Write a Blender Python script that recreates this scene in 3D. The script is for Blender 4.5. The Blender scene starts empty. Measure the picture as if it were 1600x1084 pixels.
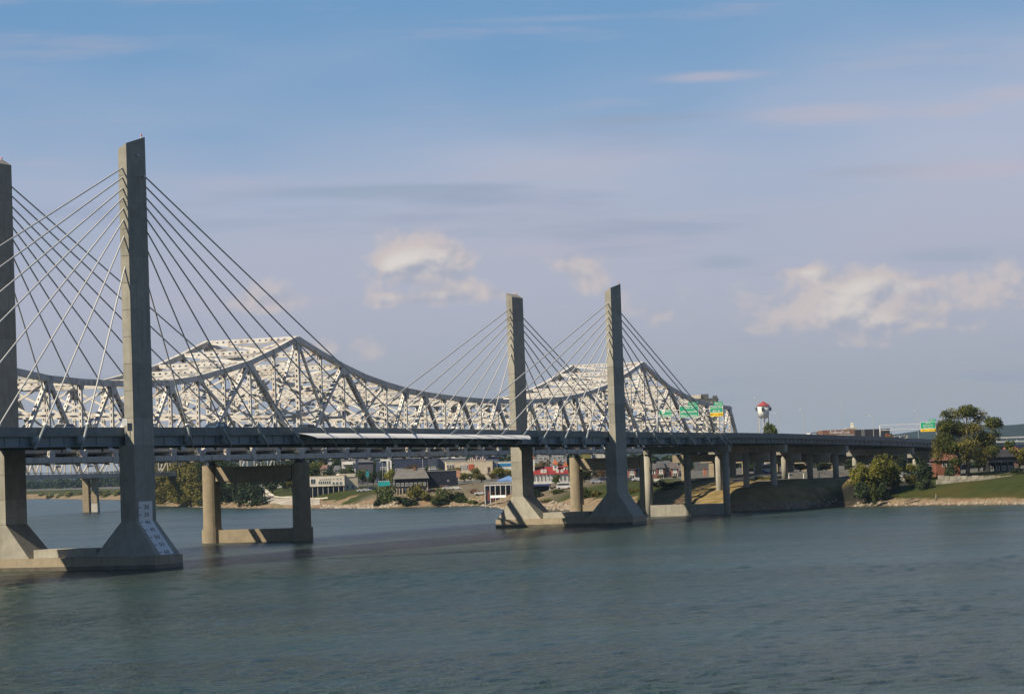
import bpy, bmesh, math, random
import numpy as np
from mathutils import Vector, Matrix, noise as mnoise

random.seed(7)
SC = bpy.context.scene
COL = SC.collection

# ----------------------------------------------------------------- camera
F_PX, CAM_H = 4400.0, 13.4
ROLL = math.radians(1.9)
PITCH = math.atan(193 * math.cos(ROLL) / F_PX)
FW = Vector((0, math.cos(PITCH), math.sin(PITCH)))
R0, U0 = Vector((1, 0, 0)), Vector((0, -math.sin(PITCH), math.cos(PITCH)))
RI = R0 * math.cos(ROLL) - U0 * math.sin(ROLL)
UP = R0 * math.sin(ROLL) + U0 * math.cos(ROLL)
CAMP = Vector((0, 0, CAM_H))
cam_d = bpy.data.cameras.new('camera')
cam = bpy.data.objects.new('camera', cam_d)
COL.objects.link(cam)
m = Matrix.Identity(4)
for i in range(3):
    m[i][0], m[i][1], m[i][2], m[i][3] = RI[i], UP[i], -FW[i], CAMP[i]
cam.matrix_world = m
cam_d.sensor_width = 36.0
cam_d.lens = 36.0 * F_PX / 1600.0
cam_d.clip_start = 1.0
cam_d.clip_end = 60000.0
SC.camera = cam

# bridge axis frame: x along the deck, y away from the camera side
VPD = FW * F_PX + RI * (2530 - 800) + UP * (542 - 681)
AZ = math.atan2(VPD.x, VPD.y)
UX = Vector((math.sin(AZ), math.cos(AZ), 0))
NX = Vector((math.cos(AZ), -math.sin(AZ), 0))

# ----------------------------------------------------------------- light
SUNV = (UX * -1.3 + NX * -1.0 + Vector((0, 0, 1.55))).normalized()
SUN_EL = math.asin(SUNV.z)
SUN_AZ = math.atan2(SUNV.x, SUNV.y)          # clockwise from +Y
sun_d = bpy.data.lights.new('sun', 'SUN')
sun_d.energy = 5.0
sun_d.angle = math.radians(0.53)
sun_d.color = (1.0, 0.87, 0.66)
sun = bpy.data.objects.new('sun', sun_d)
COL.objects.link(sun)
sun.rotation_euler = (-SUNV).to_track_quat('-Z', 'Y').to_euler()
sun.location = (0, 0, 300)

SC.view_settings.view_transform = 'Standard'
SC.view_settings.look = 'None'
SC.view_settings.exposure = 0.65
SC.view_settings.gamma = 1.0
SC.view_settings.use_curve_mapping = False
SC.render.engine = 'CYCLES'
SC.cycles.use_denoising = True
SC.cycles.max_bounces = 6
SC.cycles.diffuse_bounces = 3
SC.cycles.glossy_bounces = 3
SC.cycles.transparent_max_bounces = 6
SC.cycles.volume_bounces = 0
SC.cycles.sample_clamp_indirect = 6.0


class NT:
    """small helper to write node trees"""
    def __init__(self, tree):
        self.t = tree

    def n(self, typ, **kw):
        nd = self.t.nodes.new(typ)
        for k, v in kw.items():
            if k.startswith('i_'):
                nd.inputs[k[2:].replace('_', ' ')].default_value = v
            elif k[0] == 'i' and k[1:].isdigit():
                nd.inputs[int(k[1:])].default_value = v
            else:
                setattr(nd, k, v)
        return nd

    def l(self, a, b):
        self.t.links.new(a, b)

    def setin(self, sock, v):
        if isinstance(v, bpy.types.NodeSocket):
            self.l(v, sock)
        else:
            sock.default_value = v

    def math(self, op, a, b=None, c=None, clamp=False):
        nd = self.n('ShaderNodeMath', operation=op, use_clamp=clamp)
        self.setin(nd.inputs[0], a)
        if b is not None:
            self.setin(nd.inputs[1], b)
        if c is not None:
            self.setin(nd.inputs[2], c)
        return nd.outputs[0]

    def mix(self, fac, a, b):
        nd = self.n('ShaderNodeMix', data_type='RGBA')
        self.setin(nd.inputs['Factor'], fac)
        self.setin(nd.inputs[6], a if isinstance(a, bpy.types.NodeSocket) else (*a, 1.0) if len(a) == 3 else a)
        self.setin(nd.inputs[7], b if isinstance(b, bpy.types.NodeSocket) else (*b, 1.0) if len(b) == 3 else b)
        return nd.outputs[2]

    def smooth(self, v, lo, hi):
        nd = self.n('ShaderNodeMapRange', interpolation_type='SMOOTHSTEP')
        self.setin(nd.inputs[0], v)
        nd.inputs[1].default_value, nd.inputs[2].default_value = lo, hi
        return nd.outputs[0]

    def noise(self, vec, scale, detail=4.0, rough=0.55):
        nd = self.n('ShaderNodeTexNoise')
        nd.inputs['Scale'].default_value = scale
        nd.inputs['Detail'].default_value = detail
        nd.inputs['Roughness'].default_value = rough
        if vec is not None:
            self.l(vec, nd.inputs['Vector'])
        return nd.outputs[0]

    def scaled(self, vec, s, loc=(0, 0, 0), rot=(0, 0, 0)):
        nd = self.n('ShaderNodeMapping')
        self.l(vec, nd.inputs[0])
        nd.inputs['Scale'].default_value = s
        nd.inputs['Location'].default_value = loc
        nd.inputs['Rotation'].default_value = rot
        return nd.outputs[0]


def raypix(px, py):
    return FW * F_PX + RI * (px - 800) + UP * (542 - py)


# ----------------------------------------------------------------- sky
world = bpy.data.worlds.new('World')
SC.world = world
world.use_nodes = True
wt = NT(world.node_tree)
world.node_tree.nodes.clear()
wout = wt.n('ShaderNodeOutputWorld')
bg = wt.n('ShaderNodeBackground')
wt.l(bg.outputs[0], wout.inputs[0])
SKY_K = 0.05
bg.inputs['Strength'].default_value = SKY_K
sky = wt.n('ShaderNodeTexSky', sky_type='NISHITA', sun_disc=False)
sky.sun_elevation = SUN_EL
sky.sun_rotation = SUN_AZ
sky.air_density = 1.0
sky.dust_density = 0.3
sky.ozone_density = 3.0
tc = wt.n('ShaderNodeTexCoord')
sep = wt.n('ShaderNodeSeparateXYZ')
wt.l(tc.outputs['Generated'], sep.inputs[0])
el = wt.math('ARCSINE', sep.outputs[2])
azm = wt.math('ARCTAN2', sep.outputs[0], sep.outputs[1])
comb = wt.n('ShaderNodeCombineXYZ')
wt.l(azm, comb.inputs[0])
wt.l(el, comb.inputs[1])
dirv = comb.outputs[0]


def rad(c):                     # radiance wanted on screen (linear) -> value before the strength
    return tuple(x / SKY_K / 1.569 for x in c)


# thin high veil: thickens towards the horizon, streaked
streak = wt.noise(wt.scaled(dirv, (5.5, 26, 1), rot=(0, 0, -0.10)), 1.0, 4.0, 0.5)
broad = wt.noise(wt.scaled(dirv, (4.5, 13, 1), loc=(2.3, 0.7, 0)), 1.0, 2.0, 0.5)
el2 = wt.math('ADD', el, wt.math('MULTIPLY', wt.math('SUBTRACT', broad, 0.5), -0.10))
el2 = wt.math('ADD', el2, wt.math('MULTIPLY', wt.math('SUBTRACT', streak, 0.5), -0.06))
el2 = wt.math('ADD', el2, wt.math('MULTIPLY', azm, -0.06))
veil = wt.math('SUBTRACT', 1.0, wt.smooth(el2, 0.072, 0.178))
veil = wt.math('MULTIPLY', veil, 0.94)
vcol = wt.mix(wt.smooth(el, 0.005, 0.075), rad((0.355, 0.374, 0.420)), rad((0.440, 0.458, 0.560)))
vcol = wt.mix(wt.smooth(el, 0.07, 0.125), vcol, rad((0.470, 0.500, 0.625)))
deep = wt.mix(wt.smooth(el, 0.13, 0.75), rad((0.150, 0.335, 0.600)), rad((0.045, 0.115, 0.270)))
blue = wt.mix(0.72, sky.outputs[0], deep)
s1 = wt.mix(veil, blue, vcol)
# faint streaks of higher cloud
wisp = wt.smooth(wt.noise(wt.scaled(dirv, (7, 60, 1), loc=(0.4, 3.1, 0), rot=(0, 0, 0.06)), 1.0, 5.0, 0.6), 0.52, 0.74)
wisp = wt.math('MULTIPLY', wisp, wt.smooth(el, 0.03, 0.07))
s1 = wt.mix(wt.math('MULTIPLY', wisp, 0.34), s1, rad((0.50, 0.455, 0.53)))
dusk = wt.smooth(wt.noise(wt.scaled(dirv, (6, 48, 1), loc=(5.4, 1.1, 0)), 1.0, 4.0, 0.55), 0.54, 0.74)
dusk = wt.math('MULTIPLY', dusk, wt.math('SUBTRACT', 1.0, wt.smooth(el, 0.10, 0.14)))
s1 = wt.mix(wt.math('MULTIPLY', dusk, 0.45), s1, rad((0.26, 0.32, 0.46)))

# long thin streaks seen high on the right and in the middle
def streaks(lst, colr, amount, base):
    tot_ = None
    for (cx, cy, hw, hh, wgt) in lst:
        d_ = raypix(cx, cy).normalized()
        a0_, e0_ = math.atan2(d_.x, d_.y), math.asin(d_.z)
        dx_ = wt.math('MULTIPLY', wt.math('SUBTRACT', azm, a0_), F_PX / hw)
        dy_ = wt.math('MULTIPLY', wt.math('SUBTRACT', el, e0_), F_PX / hh)
        g_ = wt.math('MULTIPLY', wt.math('EXPONENT', wt.math('MULTIPLY', wt.math('ADD', wt.math('MULTIPLY', dx_, dx_), wt.math('MULTIPLY', dy_, dy_)), -0.8)), wgt)
        tot_ = g_ if tot_ is None else wt.math('ADD', tot_, g_)
    nn_ = wt.noise(wt.scaled(dirv, (26, 170, 1), loc=(3.3, 1.9, 0), rot=(0, 0, -0.03)), 1.0, 6.0, 0.62)
    f_ = wt.math('MULTIPLY', wt.smooth(wt.math('MULTIPLY', tot_, wt.math('ADD', 0.25, wt.math('MULTIPLY', nn_, 1.5))), 0.15, 1.1), amount)
    return wt.mix(f_, base, rad(colr))


s1 = streaks([(560, 300, 230, 11, 1), (720, 310, 110, 16, .8), (1010, 186, 150, 9, .9), (1380, 268, 120, 12, .8), (1500, 400, 160, 22, .7), (1130, 410, 60, 14, .7), (60, 190, 90, 10, .5)], (0.300, 0.370, 0.490), 0.62, s1)
s1 = streaks([(1115, 120, 95, 9, 1), (1285, 178, 120, 17, 1), (1490, 172, 50, 11, .9), (1585, 146, 60, 14, .9), (1500, 266, 190, 17, .9), (860, 30, 190, 7, .5), (960, 250, 300, 40, .5)], (0.500, 0.470, 0.550), 0.60, s1)
# cumulus heaps: (px, py, half width, half height, weight)
HEAPS = [(652, 406, 60, 36, 1.15), (615, 418, 30, 20, .7), (704, 412, 36, 26, .62), (601, 467, 26, 11, .85), (690, 463, 24, 12, .85), (645, 468, 40, 8, .45),
         (762, 460, 32, 13, .85), (728, 449, 26, 12, .45), (885, 412, 44, 16, .62), (932, 440, 24, 24, .66), (908, 425, 26, 16, .4),
         (432, 460, 40, 26, .66), (385, 476, 26, 12, .5), (1272, 428, 24, 17, .95), (1243, 428, 26, 8, .5), (1366, 440, 54, 22, .82),
         (1426, 448, 28, 12, .62), (1300, 488, 70, 34, .80), (1376, 508, 60, 24, .72), (1330, 462, 60, 24, .5), (1215, 505, 50, 16, .42), (1480, 474, 80, 34, .48),
         (1575, 450, 60, 44, .5), (540, 545, 110, 22, .36), (1010, 480, 60, 34, .36), (1150, 470, 60, 26, .33)]
fields = None
hsum = None
for (cx, cy, hw, hh, wgt) in HEAPS:
    d = raypix(cx, cy).normalized()
    a0, e0 = math.atan2(d.x, d.y), math.asin(d.z)
    sx, sy = hw / F_PX, hh / F_PX
    dx = wt.math('MULTIPLY', wt.math('SUBTRACT', azm, a0), 1 / sx)
    dy = wt.math('MULTIPLY', wt.math('SUBTRACT', el, e0), 1 / sy)
    r2 = wt.math('ADD', wt.math('MULTIPLY', dx, dx), wt.math('MULTIPLY', dy, dy))
    g = wt.math('MULTIPLY', wt.math('EXPONENT', wt.math('MULTIPLY', r2, -0.8)), wgt)
    # light side: up and to the left inside the heap
    side = wt.math('MULTIPLY', g, wt.math('SUBTRACT', dy, wt.math('MULTIPLY', dx, 0.55)))
    fields = g if fields is None else wt.math('ADD', fields, g)
    hsum = side if hsum is None else wt.math('ADD', hsum, side)
def billow(off):
    """rounded lumps: cells of three sizes, domain bent by noise"""
    base = wt.scaled(dirv, (1, 1.25, 1), loc=off)
    wv = wt.n('ShaderNodeTexNoise')
    wv.inputs['Scale'].default_value = 60.0
    wv.inputs['Detail'].default_value = 3.0
    wt.l(base, wv.inputs['Vector'])
    vm = wt.n('ShaderNodeVectorMath', operation='MULTIPLY_ADD')
    wt.l(wv.outputs['Color'], vm.inputs[0])
    vm.inputs[1].default_value = (0.010, 0.010, 0.0)
    wt.l(base, vm.inputs[2])
    tot = None
    for sc_, am in ((62, 0.55), (135, 0.30), (300, 0.16)):
        vo = wt.n('ShaderNodeTexVoronoi', voronoi_dimensions='2D', feature='SMOOTH_F1')
        vo.inputs['Scale'].default_value = sc_
        vo.inputs['Smoothness'].default_value = 0.35
        wt.l(vm.outputs[0], vo.inputs['Vector'])
        q = wt.math('MULTIPLY', wt.math('SUBTRACT', 0.50, vo.outputs['Distance']), am)
        tot = q if tot is None else wt.math('ADD', tot, q)
    return tot


b1 = billow((0.113, 0.371, 0))
b2 = billow((0.113 + 0.0021, 0.371 - 0.0034, 0))
dens = wt.math('ADD', fields, wt.math('MULTIPLY', b1, 1.25))
cover = wt.math('MULTIPLY', wt.smooth(dens, 0.16, 0.82), wt.smooth(fields, 0.06, 0.24))
relief = wt.math('MULTIPLY', wt.math('SUBTRACT', b1, b2), 1.5)
lit = wt.smooth(wt.math('ADD', wt.math('ADD', relief, 0.06), wt.math('MULTIPLY', hsum, 0.55)), -0.62, 0.52)
ccol = wt.mix(lit, rad((0.385, 0.410, 0.495)), rad((0.640, 0.550, 0.520)))
white = wt.math('MULTIPLY', wt.math('MULTIPLY', wt.smooth(fields, 0.70, 1.5), lit), 0.7)
ccol = wt.mix(white, ccol, rad((0.72, 0.70, 0.68)))
s2 = wt.mix(wt.math('MULTIPLY', cover, wt.math('ADD', 0.42, wt.math('MULTIPLY', fields, 0.42), clamp=True)), s1, ccol)
wt.l(s2, bg.inputs['Color'])


# ----------------------------------------------------------------- materials
def mat(name, col, rough=0.8, metal=0.0, vary=0.0, vscale=0.3, col2=None, bump=0.0, bscale=2.0, objrand=0.0, spec=0.5,
        stretch=(1, 1, 1), lo=0.35, hi=0.65, detail=5.0, coord='Object'):
    col = tuple(x * 0.82 for x in col)
    col2 = tuple(x * 0.82 for x in col2) if col2 else None
    mt = bpy.data.materials.new(name)
    mt.use_nodes = True
    t = NT(mt.node_tree)
    b = mt.node_tree.nodes['Principled BSDF']
    b.inputs['Roughness'].default_value = rough
    b.inputs['Metallic'].default_value = metal
    b.inputs['Specular IOR Level'].default_value = spec
    c = None
    tcn = t.n('ShaderNodeTexCoord')
    if vary or col2:
        nz = t.noise(t.scaled(tcn.outputs[coord], stretch), vscale, detail, 0.6)
        f = t.smooth(nz, lo, hi)
        c2 = col2 or tuple(x * (1 - vary) for x in col)
        c = t.mix(f, c2, col)
    if objrand:
        oi = t.n('ShaderNodeObjectInfo')
        hsv = t.n('ShaderNodeHueSaturation')
        if c is None:
            hsv.inputs['Color'].default_value = (*col, 1)
        else:
            t.l(c, hsv.inputs['Color'])
        mr = t.n('ShaderNodeMapRange')
        t.l(oi.outputs['Random'], mr.inputs[0])
        mr.inputs[3].default_value, mr.inputs[4].default_value = 1 - objrand, 1 + objrand
        t.l(mr.outputs[0], hsv.inputs['Value'])
        c = hsv.outputs[0]
    if c is None:
        b.inputs['Base Color'].default_value = (*col, 1)
    else:
        t.l(c, b.inputs['Base Color'])
    if bump:
        nb = t.noise(tcn.outputs[coord], bscale, 6.0, 0.6)
        bp = t.n('ShaderNodeBump')
        bp.inputs['Strength'].default_value = 0.6
        bp.inputs['Distance'].default_value = bump
        t.l(nb, bp.inputs['Height'])
        t.l(bp.outputs[0], b.inputs['Normal'])
    return mt


def concrete(name, col, stain=(0.52, 0.50, 0.46), objrand=0.12):
    mt = bpy.data.materials.new(name)
    mt.use_nodes = True
    t = NT(mt.node_tree)
    b = mt.node_tree.nodes['Principled BSDF']
    b.inputs['Roughness'].default_value = 0.9
    b.inputs['Specular IOR Level'].default_value = 0.25
    tcn = t.n('ShaderNodeTexCoord')
    o = tcn.outputs['Object']
    col = tuple(x * 0.83 for x in col)
    mott = t.smooth(t.noise(o, 0.55, 6.0, 0.65), 0.30, 0.70)
    drip = t.smooth(t.noise(t.scaled(o, (1.1, 1.1, 0.07)), 1.3, 5.0, 0.6), 0.50, 0.74)
    fine = t.noise(o, 6.0, 4.0, 0.6)
    c = t.mix(mott, tuple(x * 0.78 for x in col), col)
    c = t.mix(t.math('MULTIPLY', drip, 0.6), c, tuple(a * s for a, s in zip(col, stain)))
    c = t.mix(t.math('MULTIPLY', t.smooth(fine, .55, .8), 0.22), c, tuple(x * 0.62 for x in col))
    oi = t.n('ShaderNodeObjectInfo')
    hsv = t.n('ShaderNodeHueSaturation')
    t.l(c, hsv.inputs['Color'])
    mr = t.n('ShaderNodeMapRange')
    t.l(oi.outputs['Random'], mr.inputs[0])
    mr.inputs[3].default_value, mr.inputs[4].default_value = 1 - objrand, 1 + objrand
    t.l(mr.outputs[0], hsv.inputs['Value'])
    t.l(hsv.outputs[0], b.inputs['Base Color'])
    bp = t.n('ShaderNodeBump')
    bp.inputs['Strength'].default_value = 0.5
    bp.inputs['Distance'].default_value = 0.05
    t.l(t.noise(o, 1.6, 7.0, 0.65), bp.inputs['Height'])
    t.l(bp.outputs[0], b.inputs['Normal'])
    return mt


def paint(name):                       # colour comes from the object itself
    mt = bpy.data.materials.new(name)
    mt.use_nodes = True
    t = NT(mt.node_tree)
    b = mt.node_tree.nodes['Principled BSDF']
    b.inputs['Roughness'].default_value = 0.6
    b.inputs['Specular IOR Level'].default_value = 0.2
    oi = t.n('ShaderNodeObjectInfo')
    tcn = t.n('ShaderNodeTexCoord')
    f = t.smooth(t.noise(tcn.outputs['Object'], 0.5, 5.0, 0.6), 0.3, 0.7)
    dk = t.n('ShaderNodeMix', data_type='RGBA', blend_type='MULTIPLY')
    dk.inputs[0].default_value = 1.0
    t.l(oi.outputs['Color'], dk.inputs[6])
    t.l(t.mix(f, (0.62, 0.61, 0.60), (0.82, 0.82, 0.82)), dk.inputs[7])
    t.l(dk.outputs[2], b.inputs['Base Color'])
    return mt


def foliage(name, dark, light, hue=0.0):
    mt = bpy.data.materials.new(name)
    mt.use_nodes = True
    t = NT(mt.node_tree)
    b = mt.node_tree.nodes['Principled BSDF']
    b.inputs['Roughness'].default_value = 0.7
    b.inputs['Specular IOR Level'].default_value = 0.2
    tcn = t.n('ShaderNodeTexCoord')
    a = t.smooth(t.noise(tcn.outputs['Object'], 0.42, 3.0, 0.6), 0.32, 0.68)
    f2 = t.noise(tcn.outputs['Object'], 3.0, 2.0, 0.6)
    oi = t.n('ShaderNodeObjectInfo')
    k = t.math('ADD', t.math('MULTIPLY', a, 0.65), t.math('MULTIPLY', t.math('SUBTRACT', f2, 0.35), 0.6), clamp=True)
    c = t.mix(k, dark, light)
    hsv = t.n('ShaderNodeHueSaturation')
    t.l(c, hsv.inputs['Color'])
    mr = t.n('ShaderNodeMapRange')
    t.l(oi.outputs['Random'], mr.inputs[0])
    mr.inputs[3].default_value, mr.inputs[4].default_value = 0.82, 1.18
    t.l(mr.outputs[0], hsv.inputs['Value'])
    t.l(hsv.outputs[0], b.inputs['Base Color'])
    tr = t.n('ShaderNodeBsdfTranslucent')
    t.l(hsv.outputs[0], tr.inputs[0])
    mx = t.n('ShaderNodeMixShader')
    mx.inputs[0].default_value = 0.25
    t.l(b.outputs[0], mx.inputs[1])
    t.l(tr.outputs[0], mx.inputs[2])
    t.l(mx.outputs[0], mt.node_tree.nodes['Material Output'].inputs[0])
    return mt


M = {}
M['conc'] = concrete('tower concrete', (0.365, 0.350, 0.300))
M['conc_old'] = concrete('old pier concrete', (0.330, 0.275, 0.195), stain=(0.62, 0.55, 0.48), objrand=0.05)
M['conc_mid'] = concrete('approach concrete', (0.34, 0.325, 0.28))
M['conc_low'] = concrete('footing concrete', (0.400, 0.340, 0.250), stain=(0.6, 0.55, 0.45))
M['steel_blue'] = mat('blue grey girder paint', (0.150, 0.215, 0.255), 0.5, vary=0.2, vscale=0.25, objrand=0.06, stretch=(1, 1, .3))
M['barrier'] = mat('barrier concrete', (0.225, 0.245, 0.240), 0.85, vary=0.22, vscale=0.4, objrand=0.05)
M['barrier2'] = mat('approach barrier concrete', (0.205, 0.215, 0.215), 0.85, vary=0.22, vscale=0.4, objrand=0.05)
M['dark'] = mat('dark steel', (0.045, 0.05, 0.055), 0.6, vary=0.3)
M['fairing'] = mat('pale fairing sheet', (0.76, 0.76, 0.76), 0.5, vary=0.10, vscale=0.2, objrand=0.05)
M['cable'] = mat('pale cable sheath', (0.50, 0.50, 0.49), 0.45, vary=0.12, vscale=0.2)
M['pipe'] = mat('guide pipe steel', (0.30, 0.34, 0.35), 0.5, vary=0.15)
M['white'] = mat('white paint', (0.78, 0.78, 0.76), 0.6, vary=0.08)
M['pole'] = mat('dull pole steel', (0.27, 0.28, 0.29), 0.6, vary=0.15)
M['black'] = mat('black paint', (0.02, 0.02, 0.022), 0.6)
M['truss'] = mat('cream grey truss paint', (0.610, 0.590, 0.560), 0.6, col2=(0.36, 0.30, 0.25), vscale=0.55, lo=0.30, hi=0.52, objrand=0.07)
M['truss2'] = mat('far truss paint', (0.46, 0.43, 0.39), 0.65, vary=0.25, vscale=0.3, objrand=0.08)
M['asphalt'] = mat('asphalt', (0.05, 0.05, 0.052), 0.9, vary=0.25, vscale=0.3)
M['pale_conc'] = mat('pale concrete slab', (0.52, 0.49, 0.44), 0.9, vary=0.18, vscale=0.2, objrand=0.05)
M['ramp'] = mat('ramp paving', (0.36, 0.325, 0.28), 0.9, vary=0.25, vscale=0.15, objrand=0.08)
M['walk'] = mat('pale walkway', (0.60, 0.56, 0.48), 0.9, vary=0.15, vscale=0.3, objrand=0.05)
M['green_sign'] = mat('green sign sheet', (0.006, 0.30, 0.165), 0.45)
M['yellow_sign'] = mat('yellow sign sheet', (0.78, 0.50, 0.01), 0.45)
M['galv'] = mat('galvanised steel', (0.52, 0.53, 0.54), 0.45, vary=0.12)
M['glass'] = mat('dark window glass', (0.030, 0.038, 0.050), 0.12)
M['paint'] = paint('building paint')
M['car'] = paint('car paint')
M['tyre'] = mat('tyre rubber', (0.02, 0.02, 0.02), 0.9)
M['red'] = mat('red paint', (0.33, 0.05, 0.05), 0.6, vary=0.2, vscale=1.0)
M['redlamp'] = mat('red lamp glass', (0.72, 0.26, 0.30), 0.3)
M['bark'] = mat('bark', (0.085, 0.065, 0.050), 0.95, vary=0.4, vscale=3, bump=0.05)
M['brick'] = mat('brick wall', (0.26, 0.115, 0.075), 0.9, vary=0.3, vscale=1.5)
M['stone'] = mat('pale wall stone', (0.46, 0.42, 0.34), 0.9, vary=0.35, vscale=1.2, objrand=0.15, bump=.04)
M['rock'] = mat('river rock', (0.38, 0.32, 0.25), 0.95, vary=0.5, vscale=0.6, objrand=0.2)
M['wood'] = mat('weathered wood', (0.28, 0.22, 0.16), 0.9, vary=0.35, vscale=1.2)
M['leaf_green'] = foliage('green leaves', (0.024, 0.040, 0.010), (0.110, 0.130, 0.026))
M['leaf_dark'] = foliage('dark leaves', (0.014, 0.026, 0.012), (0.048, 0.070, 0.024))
M['leaf_yellow'] = foliage('yellowing leaves', (0.075, 0.086, 0.014), (0.270, 0.245, 0.045))
M['leaf_olive'] = foliage('olive leaves', (0.050, 0.052, 0.012), (0.215, 0.185, 0.042))
M['leaf_brown'] = foliage('browning leaves', (0.050, 0.036, 0.016), (0.145, 0.095, 0.040))


# ----------------------------------------------------------------- mesh helpers
class MB:
    def __init__(self):
        self.v, self.f, self.m = [], [], []

    def quad(self, a, b, c, d, mi=0):
        n = len(self.v)
        self.v += [tuple(a), tuple(b), tuple(c), tuple(d)]
        self.f.append((n, n + 1, n + 2, n + 3))
        self.m.append(mi)

    def tri(self, a, b, c, mi=0):
        n = len(self.v)
        self.v += [tuple(a), tuple(b), tuple(c)]
        self.f.append((n, n + 1, n + 2))
        self.m.append(mi)

    def hexa(self, p, mi=0):           # p: 4 bottom (ccw from above) then 4 top
        n = len(self.v)
        self.v += [tuple(q) for q in p]
        for q in ((3, 2, 1, 0), (4, 5, 6, 7), (0, 1, 5, 4), (1, 2, 6, 5), (2, 3, 7, 6), (3, 0, 4, 7)):
            self.f.append(tuple(n + i for i in q))
            self.m.append(mi)
        return self

    def box(self, x0, x1, y0, y1, z0, z1, mi=0):
        return self.hexa([(x0, y0, z0), (x1, y0, z0), (x1, y1, z0), (x0, y1, z0),
                          (x0, y0, z1), (x1, y0, z1), (x1, y1, z1), (x0, y1, z1)], mi)

    def frus(self, b, t, z0, z1, mi=0):   # (x0,x1,y0,y1) at the bottom and at the top
        return self.hexa([(b[0], b[2], z0), (b[1], b[2], z0), (b[1], b[3], z0), (b[0], b[3], z0),
                          (t[0], t[2], z1), (t[1], t[2], z1), (t[1], t[3], z1), (t[0], t[3], z1)], mi)

    def tube(self, p0, p1, r0, r1=None, n=8, mi=0, cap=True):
        p0, p1 = Vector(p0), Vector(p1)
        r1 = r0 if r1 is None else r1
        d = (p1 - p0).normalized()
        a = d.orthogonal().normalized()
        b = d.cross(a)
        s = len(self.v)
        for p, r in ((p0, r0), (p1, r1)):
            for k in range(n):
                t = 2 * math.pi * k / n
                self.v.append(tuple(p + a * (r * math.cos(t)) + b * (r * math.sin(t))))
        for k in range(n):
            k2 = (k + 1) % n
            self.f.append((s + k, s + k2, s + n + k2, s + n + k))
            self.m.append(mi)
        if cap:
            self.f.append(tuple(s + k for k in reversed(range(n))))
            self.f.append(tuple(s + n + k for k in range(n)))
            self.m += [mi, mi]
        return self

    def bar(self, p0, p1, a, b, side=(0, 1, 0), mi=0):     # a across side, b along side
        p0, p1, side = Vector(p0), Vector(p1), Vector(side)
        d = (p1 - p0).normalized()
        sd = (side - d * side.dot(d)).normalized()
        t = d.cross(sd)
        q = []
        for p in (p0, p1):
            for i, j in ((-1, -1), (1, -1), (1, 1), (-1, 1)):
                q.append(p + t * (a / 2 * i) + sd * (b / 2 * j))
        return self.hexa(q, mi)

    def perf(self, p0, p1, a, b, nrm, cell=1.0, hw=0.36, hl=0.5):
        """hollow box member: plates with a row of holes face +-nrm, plain plates on the sides"""
        p0, p1, nrm = Vector(p0), Vector(p1), Vector(nrm)
        d = p1 - p0
        L = d.length
        d.normalize()
        nn = (nrm - d * nrm.dot(d)).normalized()
        t = d.cross(nn)
        A, B_ = a / 2, b / 2
        for sgn in (1, -1):
            self.quad(p0 + t * (A * sgn) + nn * B_, p1 + t * (A * sgn) + nn * B_, p1 + t * (A * sgn) - nn * B_, p0 + t * (A * sgn) - nn * B_)
        k = max(1, int(round(L / cell)))
        c = L / k
        h = A * hw * 1.0
        g = c * (1 - hl) / 2
        for sgn in (1, -1):
            o = nn * (B_ * sgn)
            self.quad(p0 - t * A + o, p1 - t * A + o, p1 - t * h + o, p0 - t * h + o)
            self.quad(p0 + t * h + o, p1 + t * h + o, p1 + t * A + o, p0 + t * A + o)
            for i in range(k + 1):
                s0 = max(0, i * c - g)
                s1 = min(L, i * c + g)
                self.quad(p0 + d * s0 - t * h + o, p0 + d * s1 - t * h + o, p0 + d * s1 + t * h + o, p0 + d * s0 + t * h + o)
        return self

    def mesh(self, name):
        me = bpy.data.meshes.new(name)
        me.from_pydata(self.v, [], self.f)
        if any(self.m):
            me.polygons.foreach_set('material_index', self.m)
        me.update()
        return me

    def build(self, name, mats, parent=None, smooth=False, loc=None):
        me = self.mesh(name)
        for q in (mats if isinstance(mats, (list, tuple)) else [mats]):
            me.materials.append(q)
        if smooth:
            me.polygons.foreach_set('use_smooth', [True] * len(me.polygons))
        return link(name, me, parent, loc)


def link(name, data, parent=None, loc=None, color=None):
    o = bpy.data.objects.new(name, data)
    COL.objects.link(o)
    if parent:
        o.parent = parent
    if loc is not None:
        o.location = loc
    if color:
        o.color = (*color, 1)
    return o


def tag(o, label, cat, group=None):
    o['label'], o['category'] = label, cat
    if group:
        o['group'] = group
    return o


def thing(name, label, cat, loc=(0, 0, 0), rz=0.0, group=None):
    o = bpy.data.objects.new(name, None)
    COL.objects.link(o)
    o.location = loc
    o.rotation_euler = (0, 0, rz)
    o.empty_display_size = 0.5
    return tag(o, label, cat, group)


def dup(root, label=None, group=None, loc=None, rz=None, scale=None):
    def cp(o, par):
        c = o.copy()
        COL.objects.link(c)
        if par:
            c.parent = par
        for ch in kids.get(o.name, []):
            cp(ch, c)
        return c
    kids = {}
    def walk(o):
        kids[o.name] = list(o.children)
        for ch in kids[o.name]:
            walk(ch)
    walk(root)
    r = cp(root, None)
    if label:
        r['label'] = label
    if group:
        r['group'] = group
    if loc is not None:
        r.location = loc
    if rz is not None:
        r.rotation_euler = (0, 0, rz)
    if scale is not None:
        r.scale = scale if isinstance(scale, (tuple, list)) else (scale,) * 3
    return r


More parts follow.
